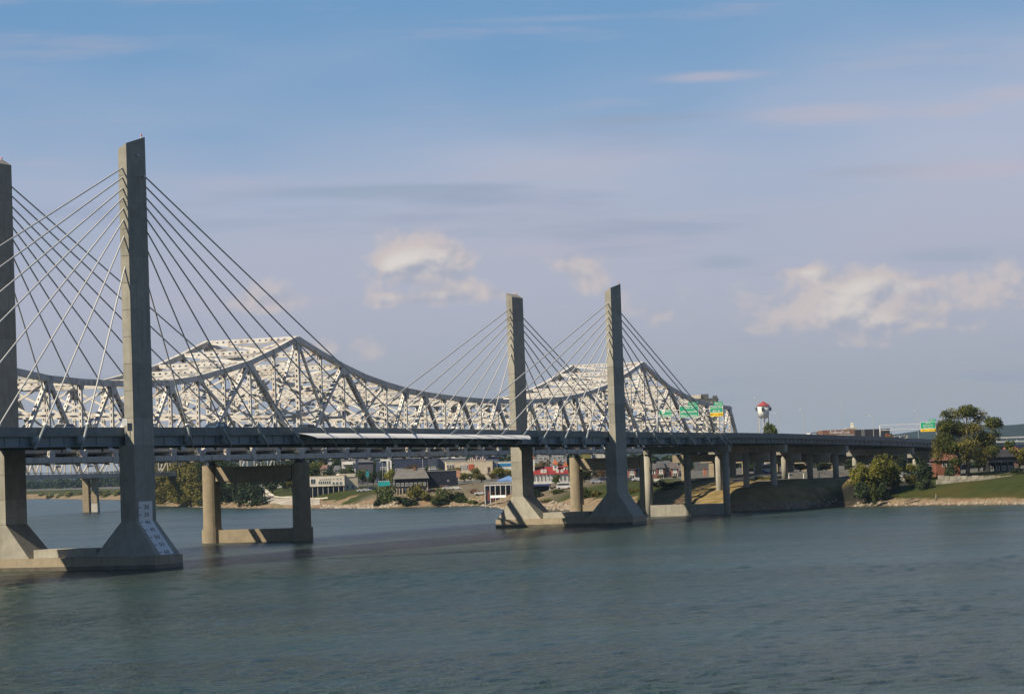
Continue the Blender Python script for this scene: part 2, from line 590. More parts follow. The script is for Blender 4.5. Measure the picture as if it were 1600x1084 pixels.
def text(name, s, size, mt, parent, mw, extrude=0.015, align='CENTER'):
    cu = bpy.data.curves.new(name, 'FONT')
    cu.body = s
    cu.size = size
    cu.extrude = extrude
    cu.align_x = align
    cu.align_y = 'CENTER'
    tmp = bpy.data.objects.new('tmp_text', cu)
    COL.objects.link(tmp)
    dg = bpy.context.evaluated_depsgraph_get()
    me = bpy.data.meshes.new_from_object(tmp.evaluated_get(dg))
    bpy.data.objects.remove(tmp)
    me.name = name
    me.materials.clear()
    me.materials.append(mt)
    o = link(name, me, parent)
    o.matrix_local = mw
    return o


def frame(origin, xdir, zdir):       # matrix whose local XY plane carries text
    x = Vector(xdir).normalized()
    z = Vector(zdir).normalized()
    y = z.cross(x)
    mm = Matrix.Identity(4)
    for i in range(3):
        mm[i][0], mm[i][1], mm[i][2], mm[i][3] = x[i], y[i], z[i], origin[i]
    return mm


# ----------------------------------------------------------------- ground
SHORE = [(-6000, 3900), (-2000, 3330), (-900, 3150), (-500, 2960), (-325, 2306), (-206.5, 1616), (-169, 1463), (-124, 1302), (-91, 1222), (-53, 1129), (-24, 1110),
         (-14.6, 1106), (-7.5, 1034), (-2, 954), (13, 919.5), (41, 782), (55, 764), (74, 779), (93, 800), (118, 772), (133.5, 744), (250, 715), (500, 690), (1200, 640), (4500, 500)]
DX, DY = 0.45, 0.893
SA = np.array([x * DY - y * DX for x, y in SHORE])
SB = np.array([x * DX + y * DY for x, y in SHORE])
PD = [-400, -60, -8, 0, 4, 9, 16, 24, 34, 46, 62, 90, 160, 420, 1500, 4000, 9000]
PZ = [-6, -5, -1.0, 0, .9, 2.1, 3.9, 5.4, 6.5, 7.6, 8.6, 9.3, 9.7, 10, 11, 14, 22]


def ground_ad(a, d, fine=True):
    z = float(np.interp(d, PD, PZ))
    if -330 < a < -258 and d > 0:        # the cut bank under the approach spans is lower and steeper
        z = min(z, 7.6 + 0.004 * d)
    if fine and d > -12:
        x, y = a * DY + d * DX, -a * DX + d * DY
        k = min(1.0, max(0.0, (d + 6) / 10)) * (0.45 if a > -262 else 1.0)
        z += k * (mnoise.noise((x * 0.06, y * 0.06, 3.1)) * 0.7 + mnoise.noise((x * 0.21, y * 0.21, 7.7)) * 0.28)
    return z


def ground(x, y):
    a, b = x * DY - y * DX, x * DX + y * DY
    return ground_ad(a, b - float(np.interp(a, SA, SB)))


def gxy(px, Y):
    """ground point at depth Y straight under picture column px (taken at the horizon line)"""
    for _ in range(1):
        r = raypix(px, 735 - 0.0332 * (px - 800))
    x = r.x / r.y * Y
    return Vector((x, Y, ground(x, Y)))


def shoreY(px):
    """depth at which the waterline is met in a picture column"""
    r = raypix(px, 735 - 0.0332 * (px - 800))
    k, y = r.x / r.y, 650.0
    while y < 4000:
        x = k * y
        if x * DX + y * DY > float(np.interp(x * DY - y * DX, SA, SB)):
            return y
        y += 1.0
    return y


def zat(px, py, Y):
    r = raypix(px, py)
    return CAM_H + r.z / r.y * Y


def gpix(px, py):
    """where the sight line of a picture point meets the terrain"""
    r = raypix(px, py)
    y = 700.0
    while y < 3200:
        x, z = r.x / r.y * y, CAM_H + r.z / r.y * y
        if z <= max(ground(x, y), 0):
            return Vector((x, y, max(ground(x, y), 0)))
        y += 1.0
    return Vector((x, y, z))


alist = sorted(set([-4000, -3300, -2700, -2300, -2000, -1800, -1600] + list(range(-1500, -1000, 25)) + list(range(-1000, -200, 5)) + list(range(-200, 200, 20)) + [250, 400, 700, 1200, 2000, 3500] + [int(v) for v in SA if -4000 < v < 3500]))
dlist = [-400, -60, -20, -8, -4, -1.5, 0, 1.5, 3, 5, 7, 9, 12, 15, 18, 21, 24, 28, 32, 36, 41, 46, 52, 60, 70, 82, 95, 110, 130, 160, 210, 290, 420, 700, 1100, 1500, 2300, 4000, 6500, 7600]
gv, gf, gd = [], [], []
for a in alist:
    sb = float(np.interp(a, SA, SB))
    for d in dlist:
        b = sb + d
        x, y = a * DY + b * DX, -a * DX + b * DY
        gv.append((max(-4400, min(4400, x)), max(-40, min(9300, y)), ground_ad(a, d)))
        gd.append(d)
nd = len(dlist)
for i in range(len(alist) - 1):
    for j in range(nd - 1):
        gf.append((i * nd + j, (i + 1) * nd + j, (i + 1) * nd + j + 1, i * nd + j + 1))
gm = bpy.data.meshes.new('ground')
gm.from_pydata(gv, [], gf)
at = gm.attributes.new('inland', 'FLOAT', 'POINT')
at.data.foreach_set('value', gd)
gm.polygons.foreach_set('use_smooth', [True] * len(gm.polygons))
gmat = bpy.data.materials.new('river bank ground')
gmat.use_nodes = True
t = NT(gmat.node_tree)
pb = gmat.node_tree.nodes['Principled BSDF']
pb.inputs['Roughness'].default_value = 0.95
pb.inputs['Specular IOR Level'].default_value = 0.15
geo = t.n('ShaderNodeNewGeometry')
pos = geo.outputs['Position']
inl = t.n('ShaderNodeAttribute', attribute_name='inland').outputs['Fac']
sepp = t.n('ShaderNodeSeparateXYZ')
t.l(pos, sepp.inputs[0])
n_big = t.noise(pos, 0.035, 5.0, 0.6)
n_mid = t.noise(pos, 0.25, 5.0, 0.65)
n_fin = t.noise(pos, 1.6, 4.0, 0.65)
grass = t.mix(t.smooth(n_mid, .3, .7), (0.021, 0.031, 0.005), (0.036, 0.043, 0.008))
grass = t.mix(t.smooth(n_big, .45, .75), grass, (0.054, 0.047, 0.012))
left = t.math('SUBTRACT', 1.0, t.smooth(sepp.outputs[0], 20, 95))
dirt = t.mix(t.smooth(n_fin, .35, .65), (0.10, 0.075, 0.047), (0.27, 0.205, 0.135))
dirt = t.mix(t.smooth(n_mid, .50, .66), dirt, (0.20, 0.115, 0.075))
dirt = t.mix(t.math('MULTIPLY', left, t.smooth(n_mid, .48, .36)), dirt, (0.055, 0.062, 0.020))
paved = t.mix(t.smooth(n_mid, .35, .65), (0.07, 0.07, 0.07), (0.125, 0.12, 0.11))
edge = t.math('ADD', inl, t.math('MULTIPLY', t.math('SUBTRACT', n_mid, 0.5), 7.0))
# the left shore is rockier: bare ground reaches higher there
edge2 = t.math('SUBTRACT', edge, t.math('MULTIPLY', left, t.math('MULTIPLY', t.smooth(n_big, .38, .62), 16.0)))
acr = t.math('SUBTRACT', t.math('MULTIPLY', sepp.outputs[0], DY), t.math('MULTIPLY', sepp.outputs[1], DX))
lot = t.math('MULTIPLY', t.smooth(acr, -600, -585), t.math('SUBTRACT', 1.0, t.smooth(acr, -425, -405)))
bare = t.mix(t.smooth(n_fin, .35, .65), (0.085, 0.070, 0.055), (0.18, 0.145, 0.108))
bare = t.mix(t.smooth(n_mid, .50, .68), bare, (0.075, 0.078, 0.030))
grass = t.mix(t.math('MULTIPLY', lot, 0.92), grass, bare)
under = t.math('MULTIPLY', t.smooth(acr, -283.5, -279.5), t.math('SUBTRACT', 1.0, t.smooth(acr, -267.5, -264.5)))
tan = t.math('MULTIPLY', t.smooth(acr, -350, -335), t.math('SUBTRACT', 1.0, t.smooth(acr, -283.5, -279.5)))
shade_stones = t.mix(t.smooth(n_fin, .35, .65), (0.010, 0.010, 0.009), (0.038, 0.035, 0.030))  # riprap taken near black: the deep shade under the approach is painted in
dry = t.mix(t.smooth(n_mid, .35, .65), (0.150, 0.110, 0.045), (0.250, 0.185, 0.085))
grass = t.mix(t.math('MULTIPLY', under, 0.95), grass, shade_stones)
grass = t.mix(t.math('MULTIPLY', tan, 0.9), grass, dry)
gr = t.mix(t.smooth(edge2, 5.5, 9.0), t.mix(t.math('MULTIPLY', under, 0.9), dirt, shade_stones), grass)
gr = t.mix(t.smooth(t.math('ADD', inl, t.math('MULTIPLY', n_big, 60)), 85, 105), gr, paved)
gr = t.mix(t.smooth(inl, 380, 800), gr, grass)
wet = t.mix(t.smooth(sepp.outputs[2], 0.05, 0.55), (0.07, 0.055, 0.040), gr)
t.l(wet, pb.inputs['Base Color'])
bp = t.n('ShaderNodeBump')
bp.inputs['Strength'].default_value = 0.8
bp.inputs['Distance'].default_value = 0.4
t.l(n_fin, bp.inputs['Height'])
t.l(bp.outputs[0], pb.inputs['Normal'])
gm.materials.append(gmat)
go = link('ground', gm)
go['kind'] = 'structure'

# ----------------------------------------------------------------- water
wm = bpy.data.materials.new('river water')
wm.use_nodes = True
t = NT(wm.node_tree)
pb = wm.node_tree.nodes['Principled BSDF']
pb.inputs['IOR'].default_value = 1.33
pb.inputs['Roughness'].default_value = 0.20
pb.inputs['Specular IOR Level'].default_value = 0.20
geo = t.n('ShaderNodeNewGeometry')
pos = geo.outputs['Position']
big = t.noise(t.scaled(pos, (0.010, 0.022, 1), rot=(0, 0, -0.2)), 1.0, 3.0, 0.55)
c = t.mix(t.smooth(big, 0.35, 0.65), (0.022, 0.041, 0.035), (0.033, 0.051, 0.042))
t.l(c, pb.inputs['Base Color'])
rip1 = t.noise(t.scaled(pos, (0.42, 0.30, 1), rot=(0, 0, 0.30)), 1.0, 5.0, 0.60)
rip2 = t.noise(t.scaled(pos, (2.2, 3.0, 1), rot=(0, 0, -0.25)), 1.0, 4.0, 0.6)
rough_patch = t.smooth(t.noise(t.scaled(pos, (0.006, 0.020, 1), rot=(0, 0, 0.15)), 1.0, 3.0, 0.5), 0.40, 0.64)
amp = t.math('ADD', 0.45, t.math('MULTIPLY', rough_patch, 0.9))
hgt = t.math('MULTIPLY', t.math('ADD', rip1, t.math('MULTIPLY', rip2, 0.33)), amp)
bp = t.n('ShaderNodeBump')
bp.inputs['Strength'].default_value = 1.0
bp.inputs['Distance'].default_value = 2.6
t.l(hgt, bp.inputs['Height'])
t.l(bp.outputs[0], pb.inputs['Normal'])
# one sheet: real small waves where the river is near, flat beyond
NR, NC = 470, 420
rr = 95.0 * (720.0 / 95.0) ** (np.arange(NR + 1) / NR)
aa = np.radians(np.linspace(-13, 13, NC + 1))
RRg, AAg = np.meshgrid(rr, aa, indexing='ij')
wx, wy = RRg * np.sin(AAg), RRg * np.cos(AAg)
wrng = np.random.default_rng(3)
wz = np.zeros_like(wx)
for _ in range(46):
    lam = wrng.uniform(1.3, 2.6) if wrng.random() < .62 else wrng.uniform(2.6, 5.5)
    th = wrng.normal(2.0, 0.55)
    kk = 2 * math.pi / lam
    wz += 0.0155 / kk * np.sin(kk * (wx * math.cos(th) + wy * math.sin(th)) + wrng.uniform(0, 6.28))
gust = 0.5 + 0.5 * np.sin(wx * .021 + wy * .037 + 1.3 * np.sin(wx * .011 - wy * .009)) * np.sin(wy * .017 + wx * .006 + 2)
wz *= 0.62 + 0.75 * gust
fade = np.clip((720 - RRg) / 330, 0, 1) * np.clip((RRg - 95) / 12, 0, 1) * np.clip((math.radians(13) - np.abs(AAg)) / math.radians(1.2), 0, 1)
wz *= fade
wv = np.stack([wx, wy, wz], -1).reshape(-1, 3).tolist()
W_ = NC + 1
wf = [(i * W_ + j, i * W_ + j + 1, (i + 1) * W_ + j + 1, (i + 1) * W_ + j) for i in range(NR) for j in range(NC)]
n0 = len(wv)
tl_ = math.tan(math.radians(13))
wv += [(-4400, -45, 0), (4400, -45, 0), (4400, 9000, 0), (-4400, 9000, 0)]
near_arc, far_arc = list(range(0, W_)), [NR * W_ + j for j in range(W_)]
wf.append(tuple([n0, n0 + 1] + near_arc[::-1]))
wf.append(tuple([n0 + 2, n0 + 3] + far_arc))
wf.append(tuple([n0 + 3, n0] + [i * W_ for i in range(NR + 1)]))
wf.append(tuple([n0 + 1, n0 + 2] + [i * W_ + NC for i in reversed(range(NR + 1))]))
wme = bpy.data.meshes.new('river_water')
wme.from_pydata(wv, [], wf)
wme.polygons.foreach_set('use_smooth', [True] * (len(wf) - 4) + [False] * 4)
wme.materials.append(wm)
wo = link('river_water', wme)
wo['kind'] = 'structure'

# ----------------------------------------------------------------- far hills
hm = mat('wooded hill', (0.016, 0.026, 0.022), 0.95, vary=0.5, vscale=0.02, spec=0.1, lo=.3, hi=.7)


def hills(name, x0, x1, Y, hts, depth, seed):
    hv, hf = [], []
    nx, ny = 150, 9
    for i in range(nx + 1):
        x = x0 + (x1 - x0) * i / nx
        base = float(np.interp(x, [h[0] for h in hts], [h[1] for h in hts]))
        for j in range(ny + 1):
            tt = j / ny
            prof = math.sin(min(1, tt * 1.6) * math.pi / 2)
            z = base * prof * (1 + 0.10 * mnoise.fractal((x * 0.004, tt * 2, seed), 1.0, 2.0, 4)) + 3.0 * mnoise.noise((x * 0.03, tt * 9, seed)) * prof
            hv.append((x, Y + depth * tt, 2 + z))
    for i in range(nx):
        for j in range(ny):
            q = i * (ny + 1) + j
            hf.append((q, q + ny + 1, q + ny + 2, q + 1))
    me = bpy.data.meshes.new(name)
    me.from_pydata(hv, [], hf)
    me.polygons.foreach_set('use_smooth', [True] * len(me.polygons))
    me.materials.append(hm)
    o = link(name, me)
    o['kind'] = 'structure'
    return o


hills('far_hills', -4300, 4300, 7000, [(-4300, 30), (-1250, 38), (-1080, 48), (-1000, 76), (-850, 84), (-500, 70), (-200, 75), (200, 80), (560, 86), (700, 88), (820, 84), (960, 66), (1080, 72), (1220, 98), (1400, 100), (2000, 80), (4300, 60)], 1500, 1.7)
hills('hill_terrace', -1600, -700, 4300, [(-1600, 14), (-900, 20), (-820, 26), (-700, 8)], 700, 5.2)


# ----------------------------------------------------------------- haze
hz = bpy.data.materials.new('haze air')
hz.use_nodes = True
hz.node_tree.nodes.clear()
t = NT(hz.node_tree)
ho = t.n('ShaderNodeOutputMaterial')
pv = t.n('ShaderNodeVolumePrincipled')
pv.inputs['Color'].default_value = (0.55, 0.80, 1.0, 1)
pv.inputs['Density'].default_value = 0.00003
pv.inputs['Anisotropy'].default_value = 0.2
t.l(pv.outputs[0], ho.inputs['Volume'])
hb = MB().box(-4600, 4600, -60, 9600, -7, 135)
hzo = hb.build('haze', hz)
hzo['kind'] = 'stuff'

# ================================================================= cable-stayed bridge
T1P = Vector((-59.34, 445.0, 0))
RZ = math.atan2(UX.y, UX.x)
S2 = 228.4                      # second pylon along the deck
YB = 24.6                       # back leg centre (local y points away from the camera side)
ZT_S = [-160, -40, 60, 97, 170, 250, 332, 375, 440, 484, 555, 640, 760, 900]
ZT_Z = [21.85, 22.12, 22.38, 22.32, 21.98, 21.66, 21.46, 21.27, 20.70, 20.26, 19.34, 18.1, 16.4, 14.4]


def zt(s):
    return float(np.interp(s, ZT_S, ZT_Z))


lb = thing('cable_stayed_bridge', 'long cable-stayed road bridge with tall grey concrete pylons nearest the viewer', 'bridge', T1P, RZ)


def bx(s, w, z):
    return T1P + UX * s + NX * w + Vector((0, 0, z))


def onY(px, py, y):
    """point of the bridge frame (s, y, z) on the vertical plane at local y seen at a picture point"""
    r = raypix(px, py)
    k = ((T1P - NX * y - CAMP).dot(NX)) / r.dot(NX)
    p = CAMP + r * k - T1P
    return Vector((p.dot(UX), y, p.z + 0))


def leg(s0, yc, hs, ztop, gradS, near):
    """pylon leg; near = front leg (rises towards -y)"""
    sg = 1 if near else -1         # local y sign: outside is -y for the front leg
    def yy(v):
        return yc + sg * v
    b = MB()
    zl = 19.4
    # core, a little smaller than the lifts cast round it
    ylo = sorted((yy(-.80), yy(1.80)))
    yup = sorted((yy(-.80), yy(.70)))
    b.frus((s0 - hs + .05, s0 + hs - .05, *ylo), (s0 - hs + .05, s0 + hs - .05, *ylo), 7.3, zl - .05)
    b.frus((s0 - hs + .05, s0 + hs - .05, *yup), (s0 - hs + .22, s0 + hs - .22, yup[0] + .07, yup[1] - .07), zl - .06, ztop - 3.2)
    o = b.build('pylon_leg', M['conc'], lb)
    # haunch
    h = MB()
    ybot = sorted((yy(-4.6), yy(6.4)))
    ytop = sorted((yy(-.85), yy(1.85)))
    h.frus((s0 - hs - .7, s0 + hs + .7, *ybot), (s0 - hs, s0 + hs, *ytop), 1.97, 7.4)
    h.build('haunch', M['conc'], o)
    zs = [7.42, 11.4, 15.4, zl]
    for k in range(3):
        q = MB()
        ya, yb = sorted((yy(-.85), yy(1.85)))
        q.box(s0 - hs, s0 + hs, ya, yb, zs[k] + .035, zs[k + 1] - .035)
        q.build('concrete_lift', M['conc'], o)
    n = max(5, int(round((ztop - 2.4 - zl) / 4.3)))
    for k in range(n):
        z0, z1 = zl + (ztop - 2.4 - zl) * k / n, zl + (ztop - 2.4 - zl) * (k + 1) / n
        f0, f1 = (z0 - zl) / (ztop - zl), (z1 - zl) / (ztop - zl)
        q = MB()
        def rect(f):
            ya, yb = sorted((yy(-.85 + .07 * f), yy(.75 - .07 * f)))
            return (s0 - hs + .17 * f, s0 + hs - .17 * f, ya, yb)
        if k < n - 1:
            q.frus(rect(f0), rect(f1), z0 + .035, z1 - .035)
        else:
            ra, rb = rect(f0), rect(f1)
            def zz(s, y):
                out = (yc - y) * sg            # outwards
                return ztop + (out - .78) * .62 + (s - s0 - hs) * gradS
            q.hexa([(ra[0], ra[2], z0 + .02), (ra[1], ra[2], z0 + .02), (ra[1], ra[3], z0 + .02), (ra[0], ra[3], z0 + .02),
                    (rb[0], rb[2], zz(rb[0], rb[2])), (rb[1], rb[2], zz(rb[1], rb[2])), (rb[1], rb[3], zz(rb[1], rb[3])), (rb[0], rb[3], zz(rb[0], rb[3]))])
        q.build('concrete_lift', M['conc'], o)
    # warning lamp and two floodlights near the top
    y_out = yy(-.6)
    lm = MB().tube((s0 + hs - 1.0, y_out, ztop - .3), (s0 + hs - 1.0, y_out, ztop + .12), .12)
    lm.tube((s0 + hs - 1.0, y_out, ztop + .12), (s0 + hs - 1.0, y_out, ztop + .34), .19, .15, mi=1)
    lm.build('warning_lamp', [M['galv'], M['redlamp']], o)
    yo = yy(-.85)
    MB().box(s0 - .1, s0 + .5, *sorted((yo, yo - sg * .3)), ztop - 3.4, ztop - 3.1).build('floodlight', M['galv'], o)
    fl = MB()
    fl.box(s0 + hs * .55, s0 + hs * .55 + .4, *sorted((yo, yo - sg * .35)), ztop - 6.6, ztop - 6.3)
    fl.build('floodlight', M['galv'], o)
    return o


legs = {}
legs['a'] = leg(0, 0, 3.25, 68.5, .25, True)
legs['b'] = leg(0, YB, 3.25, 66.6, .0, False)
legs['c'] = leg(S2, 0, 3.72, 56.4, .18, True)
legs['d'] = leg(S2, YB, 3.72, 55.2, .0, False)


def footing(s0, hs):
    f = MB()
    f.box(s0 - hs - 1.25, s0 + hs + 1.25, -4.75, YB + 4.75, -5.5, 1.95)
    o = f.build('footing', M['conc_low'], lb)
    g = MB()
    g.box(s0 - hs + .4, s0 + hs - .4, 6.6, YB - 6.6, 1.98, 3.3)
    g.build('tie_beam', M['conc'], o)
    w = MB().box(s0 - hs - 1.27, s0 + hs + 1.27, -4.77, YB + 4.77, -1.0, 0.62)
    w.build('wet_band', mat('wet concrete', (0.13, 0.115, 0.085), 0.5, vary=.4, vscale=.5), o)


footing(0, 3.25)
footing(S2, 3.72)

# river gauge on the outside face of the nearest leg
gb = MB()
yf = -.85 - .03
sl = (4.6 - .85) / (7.4 - 1.97)
za, zb, zc = 10.5, 7.4, 2.1
ybot = yf - (zb - zc) * sl
for z0, z1, y0, y1 in ((zb, za, yf, yf), (zc, zb, ybot, yf)):
    gb.hexa([(-2.35, y0 - .03, z0), (2.0, y0 - .03, z0), (2.0, y0 + .015, z0), (-2.35, y0 + .015, z0),
             (-2.35, y1 - .03, z1), (2.0, y1 - .03, z1), (2.0, y1 + .015, z1), (-2.35, y1 + .015, z1)])
gauge = gb.build('gauge_board', M['white'], lb)
for k, s in enumerate(('30', '35', '40', '45', '50', '55', '60')):
    z = 9.55 - 1.18 * k
    if z > zb + .3:
        y, up = yf - .05, Vector((0, 0, 1))
    else:
        y, up = yf - (zb - z) * sl - .05, Vector((0, sl, 1)).normalized()
    x = Vector((1, 0, 0))
    nrm = x.cross(up)
    mm = frame(Vector((.05, y, z)), x, nrm)
    text('numeral', s, .92, M['black'], gauge, mm @ Matrix.Diagonal((1.9, 1, 1, 1)), 0.01)
    tk = MB().bar(Vector((-2.3, y + .03, z)), Vector((-1.55, y + .03, z)), .12, .05, nrm)
    tk.build('tick_mark', M['black'], gauge)

# anchors along the deck and on the pylons
OFF1 = [16.4, 28.95, 41.85, 54.9, 67.95, 80.9, 93.8, 107.0]
Z1 = [47.0, 51.9, 54.5, 56.3, 58.0, 59.5, 61.2, 62.7]
OFF2L = [20.0, 33.1, 45.9, 58.5, 71.0, 84.3, 97.9]
Z2L = [41.0, 43.3, 45.1, 46.7, 48.3, 49.8, 51.5]
OFF2R = [13.7, 26.6, 39.9, 52.5, 66.1, 77.7, 82.3]
Z2R = [38.0, 41.0, 43.8, 45.4, 47.2, 48.7, 50.3]


def stay(s_t, s_a, z_t, y):
    d0 = Vector((s_t, y, z_t))
    d1 = Vector((s_a, y, zt(s_a) - .25))
    dv = (d1 - d0).normalized()
    o = MB().tube(d0 - dv * .4, d1, .125, n=8, cap=False).build('stay_cable', M['cable'], lb, True)
    p2 = d1 + dv * (3.0 / max(.3, -dv.z))
    p = MB().tube(d1 - dv * .6, p2, .20, n=8)
    p.tube(d1 - dv * .9, d1 - dv * .55, .30, n=8, mi=1)
    # bracket back to the girder
    yi = 1.9 if y < 5 else YB - 1.9
    pm = d1 + dv * (1.9 / max(.3, -dv.z))
    p.bar(Vector((pm.x, y, pm.z)), Vector((pm.x, yi, pm.z + .1)), .14, 1.5, (0, 0, 1))
    p.build('guide_pipe', [M['pipe'], M['white']], o, True)


for y in (0.0, YB):
    for k in range(8):
        stay(3.1, OFF1[k], Z1[k], y)
        stay(-3.1, -OFF1[k], Z1[k] + .3, y)
    for k in range(7):
        stay(S2 - 3.5, S2 - OFF2L[k], Z2L[k], y)
        stay(S2 + 3.5, S2 + OFF2R[k], Z2R[k], y)

# deck, bay by bay
marks = sorted([-x for x in OFF1] + [0] + OFF1 + [S2 - x for x in OFF2L] + [S2] + [S2 + x for x in OFF2R[:-1]] + [118.7])
marks = [-160, -146, -133, -120] + marks + [318.0]
s = 318.0
PIERS = [318.0, 375.5, 443.3, 529.3, 616, 703, 790]
for a, b in zip(PIERS[:-1], PIERS[1:]):
    marks += [a + (b - a) * k / 4 for k in range(1, 5)]
YF0, YF1 = 0.90, YB - 0.90                  # outer faces of the two parapets


def seg(b, s0, s1, ya, yb, d0, d1, mi=0):
    """box along the deck whose top and bottom follow the parapet line, d = depth under it"""
    z0, z1 = zt(s0), zt(s1)
    b.hexa([(s0, ya, z0 - d1), (s1, ya, z1 - d1), (s1, yb, z1 - d1), (s0, yb, z0 - d1),
            (s0, ya, z0 - d0), (s1, ya, z1 - d0), (s1, yb, z1 - d0), (s0, yb, z0 - d0)], mi)


def beside_leg(s0, s1):
    for c, h in ((0, 3.6), (S2, 4.1)):
        if s0 < c + h and s1 > c - h:
            return True
    return False


for s0, s1 in zip(marks[:-1], marks[1:]):
    if s1 - s0 < 1:
        continue
    app = s0 >= 317.9
    for near in (True, False):
        sgn = 1 if near else -1
        y0 = YF0 if near else YF1
        Y = lambda a, b: sorted((y0 + sgn * a, y0 + sgn * b))
        q = MB()
        g = .02
        seg(q, s0 + g, s1 - g, *Y(0.06, 0.40), 0.0, .52)
        seg(q, s0 + g, s1 - g, *Y(0.0, 0.46), .52, 1.12)
        q.build('parapet', M['barrier2'] if app else M['barrier'], lb)
        q = MB()
        seg(q, s0 + .005, s1 - .005, *Y(-.06, .9), 1.14, 1.38)
        q.build('deck_edge', M['barrier2'] if app else M['barrier'], lb)
        q = MB()
        e = .0 if app else .0
        dg = 2.95 if not app else 2.75
        seg(q, s0 + .01, s1 - .01, *Y(.62, .70), 1.42, dg - .14)
        seg(q, s0 + .01, s1 - .01, *Y(.30, 1.05), dg - .13, dg)
        seg(q, s0 + .01, s1 - .01, *Y(.42, .95), 1.40, 1.50)
        nst = 3 if not app else 4
        for k in range(nst + 1):
            ss = s0 + .1 + (s1 - s0 - .2) * k / nst
            wd = .07 if k in (0, nst) else .04
            seg(q, ss - wd, ss + wd, *Y(.34 if k in (0, nst) else .50, .62), 1.5, dg - .14)
        q.build('edge_girder', M['steel_blue'] if not app else M['barrier2'], lb)
    q = MB()
    seg(q, s0, s1, YF0 + .92, YF1 - .92, 1.12, 1.40)
    q.build('deck_slab', M['asphalt'], lb)
    q = MB()
    nb = 3
    for k in range(nb):
        ss = s0 + (s1 - s0) * (k + .5) / nb
        seg(q, ss - .2, ss + .2, YF0 + .75, YF1 - .75, 1.42, 2.7)
    for yy in (6.5, 12.4, 18.3):
        seg(q, s0 + .02, s1 - .02, yy - .25, yy + .25, 1.42, 2.8 if app else 2.2)
    q.build('floor_beam', M['dark'], lb)

# pale fairing panels hung on both edges between midspan anchors
fa = [57.0, 67.95, 80.9, 93.8, 107.0, 118.7, 130.5, 144.1, 157.4, 173.0]
for s0, s1 in zip(fa[:-1], fa[1:]):
    for near in (True, False):
        y0, sg = (YF0, -1) if near else (YF1, 1)
        q = MB()
        prof = [(0.0, -1.02), (.8, -1.13), (1.7, -1.36), (2.5, -1.66), (3.1, -2.02)]
        def sect(sv, f):
            z = zt(sv)
            return [Vector((sv + (i / 4) * 3.2 * (1 if f == 0 else 0), y0 + sg * (-.05 + p[0]), z + p[1])) for i, p in enumerate(prof)]
        first, last = s0 == fa[0], s1 == fa[-1]
        lf = [Vector((s0 + .25 + (i * .95 if first else i * .42), y0 + sg * (p[0] - .05), zt(s0) + p[1])) for i, p in enumerate(prof)]
        rt = [Vector((s1 - .25 + (-i * 1.6 if last else i * .42), y0 + sg * (p[0] - .05), zt(s1) + p[1])) for i, p in enumerate(prof)]
        th = Vector((0, 0, -.05))
        for i in range(4):
            q.hexa([lf[i] + th, rt[i] + th, rt[i + 1] + th, lf[i + 1] + th, lf[i], rt[i], rt[i + 1], lf[i + 1]])
        q.build('fairing_panel', M['fairing'], lb)

# piers of the side span and of the approach
def approach_pier(s0, ys, base, cap_y0, cap_d, lowwall):
    z1 = zt(s0) - 2.8
    o = MB().box(s0 - 1.3, s0 + 1.3, cap_y0, YF1 + .2, z1 - cap_d, z1 - .25).build('pier_cap', M['conc_mid'], lb)
    be = MB()
    for y in ys:
        be.box(s0 - .5, s0 + .5, y - .5, y + .5, z1 - .248, z1)
    be.build('bearing', M['dark'], o)
    for y in ys:
        c = MB()
        gz = base if base is not None else ground(*bx(s0, -y, 0).xy) - 1.5
        c.tube((s0, y, gz), (s0, y, z1 - cap_d - .003), .92, n=16)
        c.build('pier_column', M['conc_mid'], o, True)
    if lowwall:
        MB().box(s0 - .7, s0 + .7, ys[0] + .3, ys[-1] - .3, -3, lowwall).build('strut_wall', M['conc_mid'], o)


approach_pier(318.0, [1.6, 12.2, 23.2], -4, .2, 2.2, 3.0)
approach_pier(375.5, [5.2, 13.3, 21.4], -3, 1.3, 2.35, 2.6)
for p in PIERS[2:]:
    approach_pier(p, [5.2, 13.3, 21.4], None, 1.3, 2.35, 0)

# ================================================================= overhead signs on the deck
def lattice(mbq, p0, p1, h, up=(0, 0, 1)):
    """two chords with zigzag"""
    p0, p1, up = Vector(p0), Vector(p1), Vector(up)
    mbq.tube(p0, p1, .11, n=6)
    mbq.tube(p0 + up * h, p1 + up * h, .11, n=6)
    n = max(2, int((p1 - p0).length / 1.6))
    for k in range(n):
        a, b = p0.lerp(p1, k / n), p0.lerp(p1, (k + 1) / n)
        if k % 2:
            mbq.tube(a, b + up * h, .05, n=5)
        else:
            mbq.tube(a + up * h, b, .05, n=5)


def sign_gantry(label, s0, ya, yb, zlo, hh):
    g = thing('sign_gantry', label, 'sign gantry', bx(s0, -(ya + yb) / 2, zt(s0) - 1.12), RZ)
    off = Vector((s0, (ya + yb) / 2, zt(s0) - 1.12))
    for y in (ya, yb):
        p = MB()
        for dx in (-.35, .35):
            p.tube(Vector((s0 + dx, y, zt(s0) - 1.12)) - off, Vector((s0 + dx, y, zlo + hh)) - off, .14, n=8)
        p.build('post', M['galv'], g, True)
    b = MB()
    lattice(b, Vector((s0 - .3, ya, zlo)) - off, Vector((s0 - .3, yb, zlo)) - off, hh)
    b.tube(Vector((s0 + .3, ya, zlo)) - off, Vector((s0 + .3, yb, zlo)) - off, .10, n=6)
    b.build('truss_beam', M['galv'], g)
    return g, off


